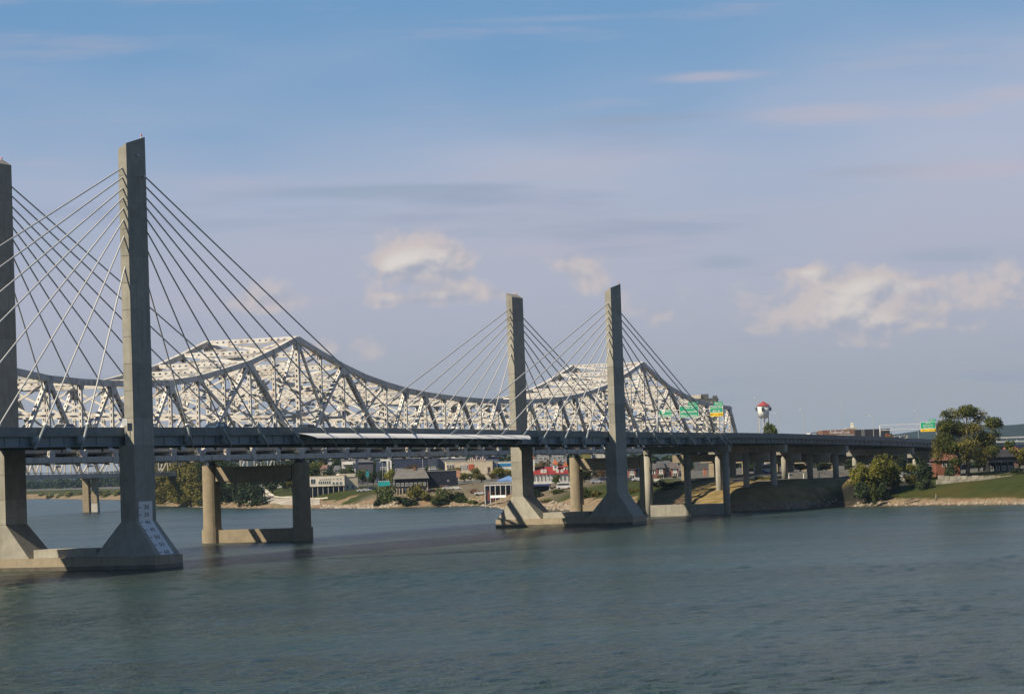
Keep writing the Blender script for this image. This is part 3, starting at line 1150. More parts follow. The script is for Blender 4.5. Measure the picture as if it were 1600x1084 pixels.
def sign(g, off, s, y0, y1, z0, z1, lines, size, tab=None, yellow=None, label=None, shield=None):
    """panel facing the oncoming lanes (towards -x of the bridge frame); y0 < y1, text reads from high y to low y"""
    x = s - .62
    p = MB().box(x, x + .10, y0, y1, z0, z1)
    pm = p.mesh('sign_panel')
    o = MB()
    o.box(x, x + .10, y0, y1, z0, z1)
    o.v = [tuple(Vector(v) - off) for v in o.v]
    o = o.build('sign_panel', M['green_sign'], g)
    if label:
        o['label'] = label
    fr = MB()
    e = .09
    for a in ((y0, y1, z0, z0 + e), (y0, y1, z1 - e, z1), (y0, y0 + e, z0 + e, z1 - e), (y1 - e, y1, z0 + e, z1 - e)):
        fr.box(x - .02, x - .004, *a)
    fr.v = [tuple(Vector(v) - off) for v in fr.v]
    fr.build('sign_border', M['white'], o)
    n = len(lines)
    for i, ln in enumerate(lines):
        zc = z1 - (z1 - z0) * (i + .5 + .12 * (n - 1 - 2 * i) / max(1, n) * 0) / n
        text('lettering', ln, size, M['white'], o, frame(Vector((x - .03, (y0 + y1) / 2 - (.7 if shield and i == 0 else 0), zc)) - off, (0, -1, 0), (-1, 0, 0)), .01)
    if shield:
        sc_ = MB()
        yc, zc, r = y1 - 1.25, z1 - (z1 - z0) * .28, .52
        pts = [(-.9, .9), (-.45, 1.0), (0, .85), (.45, 1.0), (.9, .9), (1.0, .2), (.7, -.6), (0, -1.1), (-.7, -.6), (-1.0, .2)]
        for k in range(len(pts)):
            a, b_ = pts[k], pts[(k + 1) % len(pts)]
            sc_.tri(Vector((x - .025, yc, zc)) - off, Vector((x - .025, yc - a[0] * r, zc + a[1] * r)) - off, Vector((x - .025, yc - b_[0] * r, zc + b_[1] * r)) - off)
        sc_.build('route_shield', M['white'], o)
        text('lettering', shield, .62, M['green_sign'], o, frame(Vector((x - .04, yc, zc)) - off, (0, -1, 0), (-1, 0, 0)), .008)
    if tab:
        q = MB().box(x, x + .10, tab[0], tab[1], z1 + .01, z1 + .95)
        q.v = [tuple(Vector(v) - off) for v in q.v]
        q = q.build('exit_tab', M['green_sign'], o)
        text('tab_lettering', tab[2], .66, M['white'], o, frame(Vector((x - .03, (tab[0] + tab[1]) / 2, z1 + .48)) - off, (0, -1, 0), (-1, 0, 0)), .01)
    if yellow:
        q = MB().box(x, x + .10, y0, y1, z0 - .92, z0 - .01)
        q.v = [tuple(Vector(v) - off) for v in q.v]
        q = q.build('exit_only_panel', M['yellow_sign'], o)
        text('yellow_lettering', yellow, .62, M['black'], o, frame(Vector((x - .03, (y0 + y1) / 2, z0 - .47)) - off, (0, -1, 0), (-1, 0, 0)), .01)


def onS(px, py, s):
    r = raypix(px, py)
    k = ((T1P + UX * s - CAMP).dot(UX)) / r.dot(UX)
    p = CAMP + r * k - T1P
    return -p.dot(NX), p.z          # local y, z


GS = 311.0
ya, _ = onS(1131, 660, GS)
yb, _ = onS(1027, 660, GS)
zg = onS(1080, 645, GS)[1]
gan, off = sign_gantry('pale sign gantry with three green signs spanning the cable-stayed bridge beside its far end', GS, ya, yb, zg - .7, 1.5)
for (x0, x1, yt, yb_, lines, size, kw) in (
        (1030.5, 1052, 640.2, 651, ['    North', 'Indianapolis'], .86, dict(shield='65', label='small green sign with a route shield')),
        (1062.5, 1093, 634.5, 651.5, ['10th St', 'Jeffersonville', 'New Albany'], .90, dict(tab=(1077, 1092, 'EXIT 1'), label='large green sign with three lines and exit tab')),
        (1110, 1131, 634.0, 644.2, ['Court Ave', '6th St'], .86, dict(tab=(1117, 1131, 'EXIT 0'), yellow='EXIT  \u2193  ONLY', label='green sign above a yellow strip'))):
    y1_, z1_ = onS(x0, yt, GS)
    y0_, z0_ = onS(x1, yb_, GS)
    if 'tab' in kw:
        kw['tab'] = (onS(kw['tab'][1], 640, GS)[0], onS(kw['tab'][0], 640, GS)[0], kw['tab'][2])
    sign(gan, off, GS, y0_, y1_, z0_, z1_, lines, size, **kw)

GS2 = 563.0
ya, _ = onS(1463, 670, GS2)
yb, _ = onS(1375, 670, GS2)
zg = onS(1420, 670.5, GS2)[1]
gan2, off = sign_gantry('pale sign gantry with one green and yellow sign beside the big riverside tree', GS2, ya, yb, zg, 1.7)
y1_, z1_ = onS(1438.5, 659.5, GS2)
y0_, z0_ = onS(1463, 669.3, GS2)
sign(gan2, off, GS2, y0_, y1_, z0_, z1_, ['10th St', 'Jeffersonville', 'New Albany'], .66, tab=(onS(1463, 660, GS2)[0], onS(1452, 660, GS2)[0], 'EXIT 1'), yellow='EXIT  \u2193  ONLY')

# ================================================================= truss bridge
kb = thing('truss_bridge', 'cream steel cantilever truss bridge with two humps behind the cable-stayed bridge', 'bridge', bx(149.3, -44.0, 0), RZ)
KW = 21.4
KP = 11.42
NODES = []              # (q, ztop)
tl = [(0, 43.0), (1, 40.2), (2, 37.6), (3, 35.5), (4, 34.0), (5, 32.8), (6, 32.0), (7, 31.5), (8, 31.1), (9, 30.9), (10, 30.8)]
ll = [(0, 43.0), (1, 40.0), (2, 37.3), (3, 35.4), (4, 33.7), (5, 32.6), (6, 32.2), (7, 32.1)]
rl = [(0, 43.0), (1, 39.6), (2, 36.4), (3, 34.5), (4, 32.8), (5, 31.8), (6, 31.2), (7, 30.9)]
for k, z in reversed(ll[1:]):
    NODES.append((-k, -k * KP, z))
for k, z in ll[1:-1]:
    NODES.append((-14 + k, (-14 + k) * KP, z))
NODES.append((-14, -14 * KP, 43.0))
NODES.append((0, 0, 43.0))
for k, z in tl[1:]:
    NODES.append((k, k * KP, z))
for k, z in tl[1:-1]:
    NODES.append((20 - k, (20 - k) * KP, z))
NODES.append((20, 20 * KP, 43.0))
for k, z in rl[1:]:
    NODES.append((20 + k, 20 * KP + k * 12.0, z))
NODES = sorted(NODES)
TOP = {k: (q, z) for k, q, z in NODES}
K0, K1, KE = -14, 27, 28
QE = 20 * KP + 8 * 12.0 - 2.0
TOPQ = lambda k: TOP[k][0] if k in TOP else QE
ZB = 18.0


def kt(k, y):
    return Vector((TOP[k][0], y, TOP[k][1]))


def kbot(k, y):
    return Vector((TOPQ(k), y, ZB))


def kmem(name, p0, p1, a, b, nrm, cell=1.1, hw=.40, hl=.46):
    MB().perf(p0, p1, a, b, nrm, cell, hw, hl).build(name, M['truss'], kb)


DIAG = []
def fan(c, ks):
    for s_ in ks:
        DIAG.append((c + 2 * s_, c, True))       # (top node, bottom node, heavy)
        DIAG.append((c + 2 * s_, c + 4 * s_, True))
fan(0, (1, -1))
fan(20, (1, -1))
fan(-14, (1,))
# anchor and suspended parts: zigzag every two panels
for t_, b_ in ((5, 4), (6, 5), (6, 7), (8, 7), (8, 9), (10, 9), (10, 11), (12, 11), (12, 13), (14, 13), (14, 15), (15, 16),
               (-5, -4), (-5, -6), (-7, -6), (-7, -8), (-9, -8), (-9, -10), (25, 24), (25, 26), (27, 26)):
    DIAG.append((t_, b_, False))
for iy, y in enumerate((0.0, KW)):
    for k in range(K0, K1):
        a, b = kt(k, y), kt(k + 1, y)
        MB().bar(a, b, 1.15, .95).build('top_chord', M['truss'], kb)
    for k in range(K0, KE):
        a, b = kbot(k, y), kbot(k + 1, y)
        MB().bar(a, b, 1.05, .9).build('bottom_chord', M['truss'], kb)
    for k in range(K0, K1 + 1):
        a, b = kt(k, y), kbot(k, y)
        big_ = k in (0, 20, -14)
        kmem('vertical', a - Vector((0, 0, .55)), b + Vector((0, 0, .5)), .9 if big_ else .62, .95 if big_ else .62, (1, 0, 0), 1.15)
    MB().bar(kt(K1, y), kbot(KE, y), 1.1, .95).build('end_post', M['truss'], kb)
    for t_, b_, heavy in DIAG:
        a, b = kt(t_, y), kbot(b_, y)
        d = (b - a).normalized()
        kmem('diagonal', a + d * .8, b - d * .8, .95 if heavy else .72, .95 if heavy else .72, (d.z, 0, -d.x), 1.2)
    for c in (0, 20, -14):
        for s_ in ((1, -1) if c != -14 else (1,)):
            top, mid = kt(c, y), (kt(c + 2 * s_, y) + kbot(c, y)) / 2
            d = (mid - top).normalized()
            kmem('sub_diagonal', top + d * .8, mid - d * .3, .5, .5, (d.z, 0, -d.x))
            mid2 = (kt(c + 2 * s_, y) + kbot(c + 4 * s_, y)) / 2
            t3 = kt(c + 4 * s_, y)
            d = (mid2 - t3).normalized()
            kmem('sub_diagonal', t3 + d * .8, mid2 - d * .3, .5, .5, (d.z, 0, -d.x))
            zm = (mid.z + ZB) / 2 + 4
            MB().bar(Vector((TOPQ(c), y, zm)), Vector((mid.x, y, mid.z)), .42, .42).build('sub_strut', M['truss'], kb)
            d = (kbot(c + 2 * s_, y) - mid).normalized()
            kmem('sub_diagonal', mid + d * .3, kbot(c + 2 * s_, y) - d * .5, .45, .45, (d.z, 0, -d.x))
            d = (kbot(c + 2 * s_, y) - mid2).normalized()
            kmem('sub_diagonal', mid2 + d * .3, kbot(c + 2 * s_, y) - d * .5, .45, .45, (d.z, 0, -d.x))
    # gusset plates proud of the members
    gt = sorted(set(d[0] for d in DIAG) | {0, 20, -14})
    for k in range(K0, K1 + 1):
        c = kt(k, y)
        w, h = (1.3, 1.5) if k in gt else (.65, .8)
        for side in (-.52, .52):
            MB().hexa([c + Vector((-w * .55, side - .03, -h - .6)), c + Vector((w * .55, side - .03, -h - .6)), c + Vector((w * .55, side + .03, -h - .6)), c + Vector((-w * .55, side + .03, -h - .6)),
                       c + Vector((-w, side - .03, .35)), c + Vector((w, side - .03, .35)), c + Vector((w, side + .03, .35)), c + Vector((-w, side + .03, .35))]).build('gusset_plate', M['truss'], kb)
    for k in range(K0, KE + 1):
        c = kbot(k, y)
        MB().box(c.x - 1.0, c.x + 1.0, y - .55, y - .47, ZB - .75, ZB + 1.5).build('gusset_plate', M['truss'], kb)

for k in range(K0, K1 + 1):
    q, z = TOP[k]
    a, b = kt(k, .5), kt(k, KW - .5)
    kmem('top_strut', a, b, 1.0, .62, (1, 0, 0), 1.5, .34, .40)
    zl = 26.4
    if z - zl > 3.0:
        # sway frame: lower strut, knee V, and intermediate struts in the tall panels
        a, b = Vector((q, .4, zl)), Vector((q, KW - .4, zl))
        MB().bar(a, b, .55, .45, (1, 0, 0)).build('portal_strut', M['truss'], kb)
        levels = [zl]
        n = 1 if z - zl < 7.5 else (2 if z - zl < 12 else 3)
        for i in range(1, n):
            zz = zl + (z - zl) * i / n
            levels.append(zz)
            kmem('sway_strut', Vector((q, .4, zz)), Vector((q, KW - .4, zz)), .62, .5, (1, 0, 0), 1.5, .34, .4)
        levels.append(z - .5)
        for lo, hi in zip(levels[:-1], levels[1:]):
            mdp = Vector((q, KW / 2, lo + .2))
            for yy in (.5, KW - .5):
                MB().bar(Vector((q, yy, hi - .3)), mdp, .40, .34, (1, 0, 0)).build('sway_diagonal', M['truss'], kb)
        for yy, yi in ((.4, 4.2), (KW - .4, KW - 4.2)):
            MB().bar(Vector((q, yy, zl - 3.2)), Vector((q, yi, zl - .1)), .36, .32, (1, 0, 0)).build('knee_brace', M['truss'], kb)
for k in range(K0, K1):
    # lateral bracing between the top chords: an X over each panel
    a, b = kt(k, .3), kt(k + 1, KW - .3)
    c, d = kt(k, KW - .3), kt(k + 1, .3)
    for p, r in ((a, b), (c, d)):
        MB().bar(p, r, .34, .42, (0, 0, 1)).build('lateral_brace', M['truss'], kb)

# deck of the truss bridge
qs = [TOPQ(k) for k in range(K0, KE + 1)]
qs = [-190 + 0] + qs if qs[0] > -190 else qs
ext = [QE + 12 * i for i in range(1, 40)]
for q0, q1 in zip((qs + ext)[:-1], (qs + ext)[1:]):
    dz0, dz1 = [-max(0, q - QE) * .012 for q in (q0, q1)]
    b = MB()
    def kseg(ya, yb, z0, z1, mi=0):
        b.hexa([(q0, ya, z0 + dz0), (q1, ya, z0 + dz1), (q1, yb, z0 + dz1), (q0, yb, z0 + dz0),
                (q0, ya, z1 + dz0), (q1, ya, z1 + dz1), (q1, yb, z1 + dz1), (q0, yb, z1 + dz0)], mi)
    kseg(1.2, KW - 1.2, 19.0, 19.3)
    if q0 >= QE - .1:
        for yy in (1.6, 6.2, 10.7, 15.2, KW - 1.6):
            kseg(yy - .2, yy + .2, 16.8, 18.998)
    else:
        for yy in (3.5, 7.2, 10.7, 14.2, KW - 3.5):
            kseg(yy - .15, yy + .15, 18.3, 18.998)
    b.build('truss_deck', M['dark'], kb)
    b = MB()
    kseg(1.2, 1.5, 19.302, 20.2)
    b.build('truss_parapet', M['truss2'], kb)
    b = MB()
    kseg(KW - 1.5, KW - 1.2, 19.302, 20.2)
    b.build('truss_parapet', M['truss2'], kb)
    if q0 < QE - .1:
        b = MB().box(q0 - .2, q0 + .2, .5, KW - .5, 17.5, 18.99)
        b.build('cross_beam', M['truss'], kb)


def kpier(q, zcap, wall):
    o = MB()
    o.hexa([(q - 1.2, 1.7, 13.2), (q + 1.2, 1.7, 13.2), (q + 1.2, KW - 1.7, 13.2), (q - 1.2, KW - 1.7, 13.2),
            (q - 1.2, 1.7, 16.2), (q + 1.2, 1.7, 16.2), (q + 1.2, KW - 1.7, 16.2), (q - 1.2, KW - 1.7, 16.2)])
    o.frus((q - .95, q + .95, 3, KW - 3), (q - .95, q + .95, 2.2, KW - 2.2), 12.7, 13.198)
    o = o.build('pier_beam', M['conc_old'], kb)
    for y in (0, KW):
        c = MB().tube((q, y, 2.9), (q, y, 16.6), 1.98, 1.86, 24)
        c.tube((q, y, -4), (q, y, 2.9), 2.35, 2.3, 24)
        c.build('pier_column', M['conc_old'], o)
        sh = MB().box(q - .7, q + .7, y - .8, y + .8, 16.602, 17.45).box(q - 1.1, q + 1.1, y - 1.0, y + 1.0, 16.601, 16.85)
        sh.build('bearing_shoe', M['dark'], o)
    MB().box(q - 1.1, q + 1.1, 2.0, KW - 2.0, -4, wall).build('strut_wall', M['conc_old'], o)


kpier(0, 16.6, 2.75)
kpier(20 * KP, 16.6, 2.9)
kpier(-14 * KP, 16.6, 2.9)


def kbent(q):
    dz = -max(0, q - QE) * .012
    o = MB().box(q - 1.0, q + 1.0, -1.0, KW + 1.0, 14.2 + dz, 16.6 + dz).build('bent_cap', M['conc_old'], kb)
    for y in (2.6, KW - 2.6):
        g = ground(*(bx(149.3 + q, -44 - y, 0).xy)) - 1.5
        MB().box(q - .8, q + .8, y - .9, y + .9, g, 14.198 + dz).build('bent_column', M['conc_old'], o)
    MB().box(q - .5, q + .5, .2, KW - .2, 16.602 + dz, 16.79 + dz).build('bearing', M['dark'], o)


for q in (QE, 352, 390, 428, 466, 504, 545, 590):
    kbent(q)

# floodlights slung under the truss deck
for k in range(-9, 28):
    q = TOPQ(k)
    f = MB().tube((q + 3.2, .2, ZB - .45), (q + 3.2, .2, ZB - 1.05), .07, n=6)
    f.box(q + 2.7, q + 3.7, -.1, .5, ZB - 1.35, ZB - 1.06, 1)
    f.build('under_deck_lamp', [M['galv'], M['white']], kb)
for px in (104, 170, 284, 616, 712, 729, 747, 764, 852, 882, 912, 940, 996, 1004):
    p = onY(px, 702, 1.2)
    z = zt(p.x) - 3.35
    f = MB()
    for dx in (0, .7):
        f.tube((p.x + dx, 1.2, z + .36), (p.x + dx, 1.2, z + .1), .06, n=6)
        f.tube((p.x + dx, 1.2, z + .1), (p.x + dx + .1, 1.0, z - .32), .20, .26, 8, mi=1)
    f.build('under_deck_floodlight', [M['galv'], M['white']], lb)

# small sign on a post beside the nearest leg's deck edge
sp = onY(201.5, 668, .2)
b = MB().tube((-3.9, .3, zt(0) - 1.2), (-3.9, .3, zt(0) + .2), .07, n=6)
b.box(-3.93, -3.87, -.10, .75, zt(0) + .2, zt(0) + 1.35)
b.build('sign_plate', M['galv'], lb)

# ================================================================= plants
def leaf_cloud(n, blobs, size, seed, droop=0.0, shell=.55):
    """many leaf-sized faces spread through the volume of some ellipsoids"""
    rnd = random.Random(seed)
    b = MB()
    tot = sum(q[3] * q[4] * q[5] for q in blobs) ** 1.0
    for q in blobs:
        k = max(6, int(n * q[3] * q[4] * q[5] / tot))
        for _ in range(k):
            while True:
                d = Vector((rnd.uniform(-1, 1), rnd.uniform(-1, 1), rnd.uniform(-1, 1)))
                if .05 < d.length < 1:
                    break
            d = d.normalized() * (shell + (1 - shell) * rnd.random()) * (0.86 + 0.26 * mnoise.noise(d * 2.6 + Vector((q[0], q[1], seed))))
            c = Vector((q[0] + d.x * q[3], q[1] + d.y * q[4], q[2] + d.z * q[5]))
            nv = (d + Vector((rnd.gauss(0, .6), rnd.gauss(0, .6), rnd.gauss(0.25, .6)))).normalized()
            a = nv.orthogonal().normalized()
            a = (Matrix.Rotation(rnd.uniform(0, 6.28), 3, nv) @ a)
            e = nv.cross(a)
            s_ = size * rnd.uniform(.6, 1.35)
            w = s_ * rnd.uniform(.45, .8)
            b.quad(c - a * s_ * .5, c - e * w * .5, c + a * s_ * .5, c + e * w * .5)
    return b.mesh('leaves')


def blobs_round(rnd, r, h, n, base):
    """crown as lobes: radius r, from height base to h"""
    out = []
    hc = (h - base) / 2
    for k in range(n):
        an, rr = rnd.uniform(0, 6.28), r * rnd.uniform(.25, .68)
        zc = base + hc + rnd.uniform(-.62, .62) * hc
        sh = math.sqrt(max(.15, 1 - ((zc - base - hc) / hc) ** 2))
        s_ = r * rnd.uniform(.34, .56)
        out.append((math.cos(an) * rr * sh, math.sin(an) * rr * sh, zc, s_, s_, s_ * rnd.uniform(.6, .9)))
    out.append((0, 0, base + hc, r * .55, r * .55, hc * .7))
    return out


def trunk_mb(h, r, limbs, rnd, crown_r):
    b = MB()
    p = Vector((0, 0, -.6))
    pts = [p, Vector((rnd.uniform(-.1, .1), rnd.uniform(-.1, .1), h * .3)), Vector((rnd.uniform(-.3, .3), rnd.uniform(-.3, .3), h * .55)), Vector((rnd.uniform(-.5, .5), rnd.uniform(-.5, .5), h * .82))]
    rs = [r * 1.25, r * .85, r * .6, r * .2]
    for i in range(3):
        b.tube(pts[i], pts[i + 1], rs[i], rs[i + 1], 8, cap=False)
    for k in range(limbs):
        an = 6.28 * k / limbs + rnd.uniform(-.4, .4)
        f = rnd.uniform(.28, .6)
        p0 = pts[1].lerp(pts[2], (f - .28) / .32)
        p1 = p0 + Vector((math.cos(an) * crown_r * .55, math.sin(an) * crown_r * .55, h * rnd.uniform(.14, .3)))
        b.tube(p0, p1, r * .38, r * .1, 6, cap=False)
    return b


PLANTS = {}


def plant_proto(kind, mat_key, h, r, n, size, base, seed, lobes=9, trunk=.3):
    rnd = random.Random(seed)
    me = leaf_cloud(n, blobs_round(rnd, r, h, lobes, base), size, seed)
    me.materials.append(M[mat_key])
    tm = trunk_mb(h, trunk, 5, rnd, r).mesh('trunk')
    tm.materials.append(M['bark'])
    PLANTS.setdefault(kind, []).append((me, tm, h, r))


for i in range(2):
    plant_proto('green', 'leaf_green', 9, 4.6, 1300, .75, 1.6, 11 + i)
    plant_proto('dark', 'leaf_dark', 9, 4.6, 1300, .75, 1.2, 21 + i)
    plant_proto('yellow', 'leaf_yellow', 8, 4.4, 1300, .70, 1.2, 31 + i)
    plant_proto('olive', 'leaf_olive', 9, 4.8, 1300, .75, 1.4, 41 + i)
    plant_proto('brown', 'leaf_brown', 8, 5.2, 1100, .70, 1.4, 51 + i)
    plant_proto('bush', 'leaf_green', 3.2, 2.6, 700, .50, .0, 61 + i, 7, .12)
    plant_proto('bush_dark', 'leaf_dark', 3.2, 2.6, 700, .50, .0, 71 + i, 7, .12)
    plant_proto('bush_olive', 'leaf_olive', 3.2, 2.6, 700, .50, .0, 81 + i, 7, .12)
plant_proto('willow', 'leaf_yellow', 8, 4.4, 5200, .50, .2, 95, 16, .3)
plant_proto('column', 'leaf_olive', 9, 2.0, 800, .6, .4, 91, 8, .15)


PC = [0]


def plant(kind, name, label, px, Y, py_top, width_px, group=None, sink=0.0, cat=None):
    """width and top read off the photograph, foot on the ground at depth Y"""
    protos = PLANTS[kind]
    me, tm, h, r = protos[PC[0] % len(protos)]
    PC[0] += 1
    p = gxy(px, Y)
    hh = max(1.2, zat(px, py_top, Y) - p.z)
    wr = width_px * Y / F_PX / 2
    o = thing(name, label, cat or ('tree' if 'tree' in name else 'bush'), (p.x, p.y, p.z - sink), (PC[0] * 2.4) % 6.28, group)
    o.scale = (wr / r, wr / r, (hh + sink) / h)
    link('trunk', tm, o)
    link('crown', me, o)
    return o


# ---------------------------------------------------------------- the big riverside tree
def big_tree():
    Y = 818
    p = gxy(1511, Y)
    k = Y / F_PX
    H = zat(1511, 634, Y) - p.z
    root = thing('riverside_tree', 'largest tree, broad green and bronze crown behind the pale stone wall', 'tree', p)
    rnd = random.Random(5)
    b = MB()
    pts = [Vector((0, 0, -.5)), Vector((.1, 0, H * .18)), Vector((-.1, .1, H * .36)), Vector((.3, 0, H * .62)), Vector((.2, .1, H * .9))]
    rs = [.75, .55, .45, .26, .07]
    for i in range(4):
        b.tube(pts[i], pts[i + 1], rs[i], rs[i + 1], 10, cap=False)
    b.build('trunk', M['bark'], root, True)
    lobes = []
    spots = [(-36, 690, 26, 20), (-44, 712, 20, 16), (-30, 668, 26, 18), (-16, 648, 24, 15), (4, 644, 26, 14), (24, 650, 24, 15), (38, 662, 22, 14), (44, 680, 18, 12),
             (-10, 672, 26, 18), (12, 670, 28, 18), (30, 690, 26, 20), (0, 696, 30, 20), (-26, 700, 24, 18), (22, 712, 24, 16), (38, 706, 20, 15), (-4, 716, 24, 14), (48, 665, 10, 8), (-50, 700, 12, 12), (-22, 722, 16, 10), (14, 640, 14, 9), (-32, 648, 12, 9)]
    for dx, py, w, h in spots:
        y = rnd.uniform(-.55, .55) * 7
        z = zat(1511 + dx, py, Y) - p.z
        lobes.append((dx * k, y, z, w * k * .80, w * k * .85, h * k * 1.0))
        an = math.atan2(y, dx * k)
    for q in lobes[:16]:
        bb = MB()
        st = pts[1].lerp(pts[3], rnd.uniform(.1, .9))
        mid = st.lerp(Vector(q[:3]), .55) + Vector((0, 0, .5))
        bb.tube(st, mid, .2, .11, 6, cap=False)
        bb.tube(mid, Vector(q[:3]), .11, .04, 6, cap=False)
        bb.build('limb', M['bark'], root, True)
    me = leaf_cloud(14000, lobes, .50, 77, shell=.3)
    me.materials.append(M['leaf_olive'])
    link('crown', me, root)
    me = leaf_cloud(10000, [(q[0] + .3, q[1] - .3, q[2] + .4, q[3] * .9, q[4] * .9, q[5] * .8) for q in lobes[::2]], .5, 78, shell=.6)
    me.materials.append(M['leaf_green'])
    link('leaf_sprays', me, root)


big_tree()

# trees and bushes on the right bank
plant('willow', 'willow_tree', 'yellow green willowy tree at the water end of the bridge approach', 1370, 804, 709, 96, sink=.6)
plant('green', 'willow_tree', 'darker green willow bough tree leaning over the bank beside the yellow one', 1392, 808, 722, 44, sink=.6)
plant('bush_dark', 'shade_tree', 'dusky round tree between the yellow willow and the conical chimney house', 1442, 822, 714, 50, sink=.5)
plant('yellow', 'low_tree', 'low golden tree behind the white parked cars near the approach', 1424, 850, 722, 36)
plant('willow', 'willow_tree', 'lower left bough tree of the yellow willow clump nearest the bridge shadow', 1348, 800, 722, 44, sink=.6)
plant('bush_dark', 'bank_bush', 'dark bush under the left side of the yellow willow clump', 1352, 797, 752, 40, sink=.5)
plant('bush_dark', 'bank_bush', 'dark bush at the foot of the yellow willow trunk', 1376, 796, 750, 34, sink=.5)
plant('bush_olive', 'bank_bush', 'olive bush left of the white cars below the willow', 1394, 812, 742, 26, sink=.4)
plant('bush_olive', 'garden_bush', 'olive bush between the white cars and the flowering bush', 1420, 812, 738, 26, sink=.4)
plant('dark', 'thin_tree', 'thin grey green tree under the last approach pier cap', 1408, 850, 706, 18)
plant('bush_dark', 'flowering_bush', 'dark bush with pale flowers at the left end of the stone wall', 1446, 800, 741, 32)
plant('bush_dark', 'garden_bush', 'dark green bush in front of the brick house windows', 1482, 812, 724, 30)
plant('dark', 'garden_tree', 'dark tree filling the gap behind the big tree trunk', 1528, 838, 700, 40)
plant('dark', 'garden_tree', 'dark tree over the roof of the dark porch house', 1556, 850, 690, 34)
plant('olive', 'garden_tree', 'tree with reddish green leaves right of the dark porch house', 1592, 834, 692, 40)
plant('green', 'garden_tree', 'small green tree behind the red roof at the right edge', 1580, 880, 682, 26)
plant('bush_dark', 'garden_bush', 'clipped dark bush behind the wall right of the porch', 1590, 806, 729, 30)
plant('bush', 'bank_bush', 'small bush at the foot of the willow on the grass slope', 1362, 790, 752, 20)

# left bank wood: one far mass
def wood(name, px0, px1, Y0, Y1, tops, seed, mat_key, n, leaf, jit=55, dens=260):
    rnd = random.Random(seed)
    blobs = []
    for i in range(n):
        f = (i + rnd.random()) / n
        px = px0 + (px1 - px0) * f
        Y = (shoreY(px) if Y0 is None else Y0 + (Y1 - Y0) * f) + rnd.uniform(1, jit)
        g = gxy(px, Y)
        top = zat(px, float(np.interp(px, [t_[0] for t_ in tops], [t_[1] for t_ in tops])) + rnd.uniform(-2, 5), Y)
        h = top - g.z
        z = g.z
        while z < top - 1.5:
            r_ = rnd.uniform(3.0, 5.2)
            blobs.append((g.x + rnd.uniform(-3, 3), g.y + rnd.uniform(-3, 3), min(z + r_ * .6, top - r_ * .6), r_, r_, r_ * .75))
            z += r_ * 1.05
    me = leaf_cloud(dens * len(blobs), [(b_[0], b_[1], b_[2], b_[3], b_[4], b_[5]) for b_ in blobs], leaf, seed)
    me.name = name
    me.materials.append(M[mat_key])
    o = link(name, me)
    o['kind'] = 'stuff'
    return o


wood('riverside_wood', 232, 320, None, None, [(232, 722), (262, 711), (300, 711), (320, 714)], 3, 'leaf_olive', 26, 1.25, 60, 230)
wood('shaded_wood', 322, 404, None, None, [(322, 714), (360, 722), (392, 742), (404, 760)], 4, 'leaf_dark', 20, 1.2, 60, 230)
wood('hazy_wood', 400, 486, 1560, 1480, [(400, 735), (440, 728), (486, 712)], 9, 'leaf_dark', 12, 1.5, 90, 160)
wood('far_bank_wood', 40, 190, 3060, 2350, [(40, 771), (120, 768), (160, 764), (190, 762)], 6, 'leaf_olive', 14, 2.6)
wood('distant_wood', 28, 205, 3600, 3350, [(28, 752), (100, 747), (150, 744), (205, 742)], 12, 'leaf_dark', 44, 3.6, 260, 90)
wood('inland_wood', 400, 1500, 1750, 1500, [(400, 724), (470, 712), (620, 716), (900, 706), (1060, 712), (1240, 690), (1500, 688)], 8, 'leaf_dark', 120, 2.2, 320, 110)

# ================================================================= far truss bridge downstream
fb_az = math.radians(7.2)
fbx = Vector((math.sin(fb_az), math.cos(fb_az), 0))
P0 = gxy(155, 1384)
FB = thing('far_truss_bridge', 'distant low truss bridge on a stone pier seen under the concrete deck', 'bridge', (P0.x, P0.y, 0), math.atan2(fbx.y, fbx.x))
FW_ = 8.5
fz = 18.2
fm = M['truss2']
for k in range(-16, 50):
    a, c = k * 9.0, k * 9.0 + 9.0
    b = MB()
    b.box(a, c, -1.2, FW_ + 1.2, fz, fz + .5).box(a + .01, c - .01, -1.5, -1.2, fz - 1.6, fz + .2)
    b.build('deck_bay', fm, FB)
    b = MB().box(a + .2, c, -1.3, -1.1, fz + 1.0, fz + 1.25).box(a, a + .2, -1.3, -1.1, fz + .502, fz + 1.3)
    b.build('rail', fm, FB)
SPAN = 12
PL = 19.5
for k in range(-8, 23):
    ph = (k + 0) % SPAN
    h0 = 17.0 if k < 0 else 10.5
    end0, end1 = ph == 0, ph == SPAN - 1
    def hz(i):
        p_ = i % SPAN
        return h0 * (0.78 + 0.22 * math.sin(math.pi * min(max(p_, 1), SPAN - 1) / SPAN)) + fz
    for y in (0.0, FW_):
        a, c = k * PL, k * PL + PL
        def mem(nm, p, q, w):
            MB().bar(p, q, w * (1.0 if k >= 0 else 1.7), w * (1.0 if k >= 0 else 1.5)).build(nm, fm, FB)
        if ph == 0:
            mem('end_post', Vector((a, y, fz + .5)), Vector((c, y, hz(k + 1))), .75)
        elif ph == SPAN - 1:
            mem('end_post', Vector((a, y, hz(k))), Vector((c, y, fz + .5)), .75)
        else:
            mem('top_chord', Vector((a, y, hz(k))), Vector((c, y, hz(k + 1))), .6)
            if k % 2:
                mem('diagonal', Vector((a, y, hz(k))), Vector((c, y, fz + .5)), .42)
            else:
                mem('diagonal', Vector((a, y, fz + .5)), Vector((c, y, hz(k + 1))), .42)
        if ph != 0:
            mem('vertical', Vector((a, y, fz + .5)), Vector((a, y, hz(k))), .40)
    if ph != 0:
        MB().bar(Vector((k * PL, 0, hz(k))), Vector((k * PL, FW_, hz(k))), .4, .4, (0, 0, 1)).build('top_strut', fm, FB)
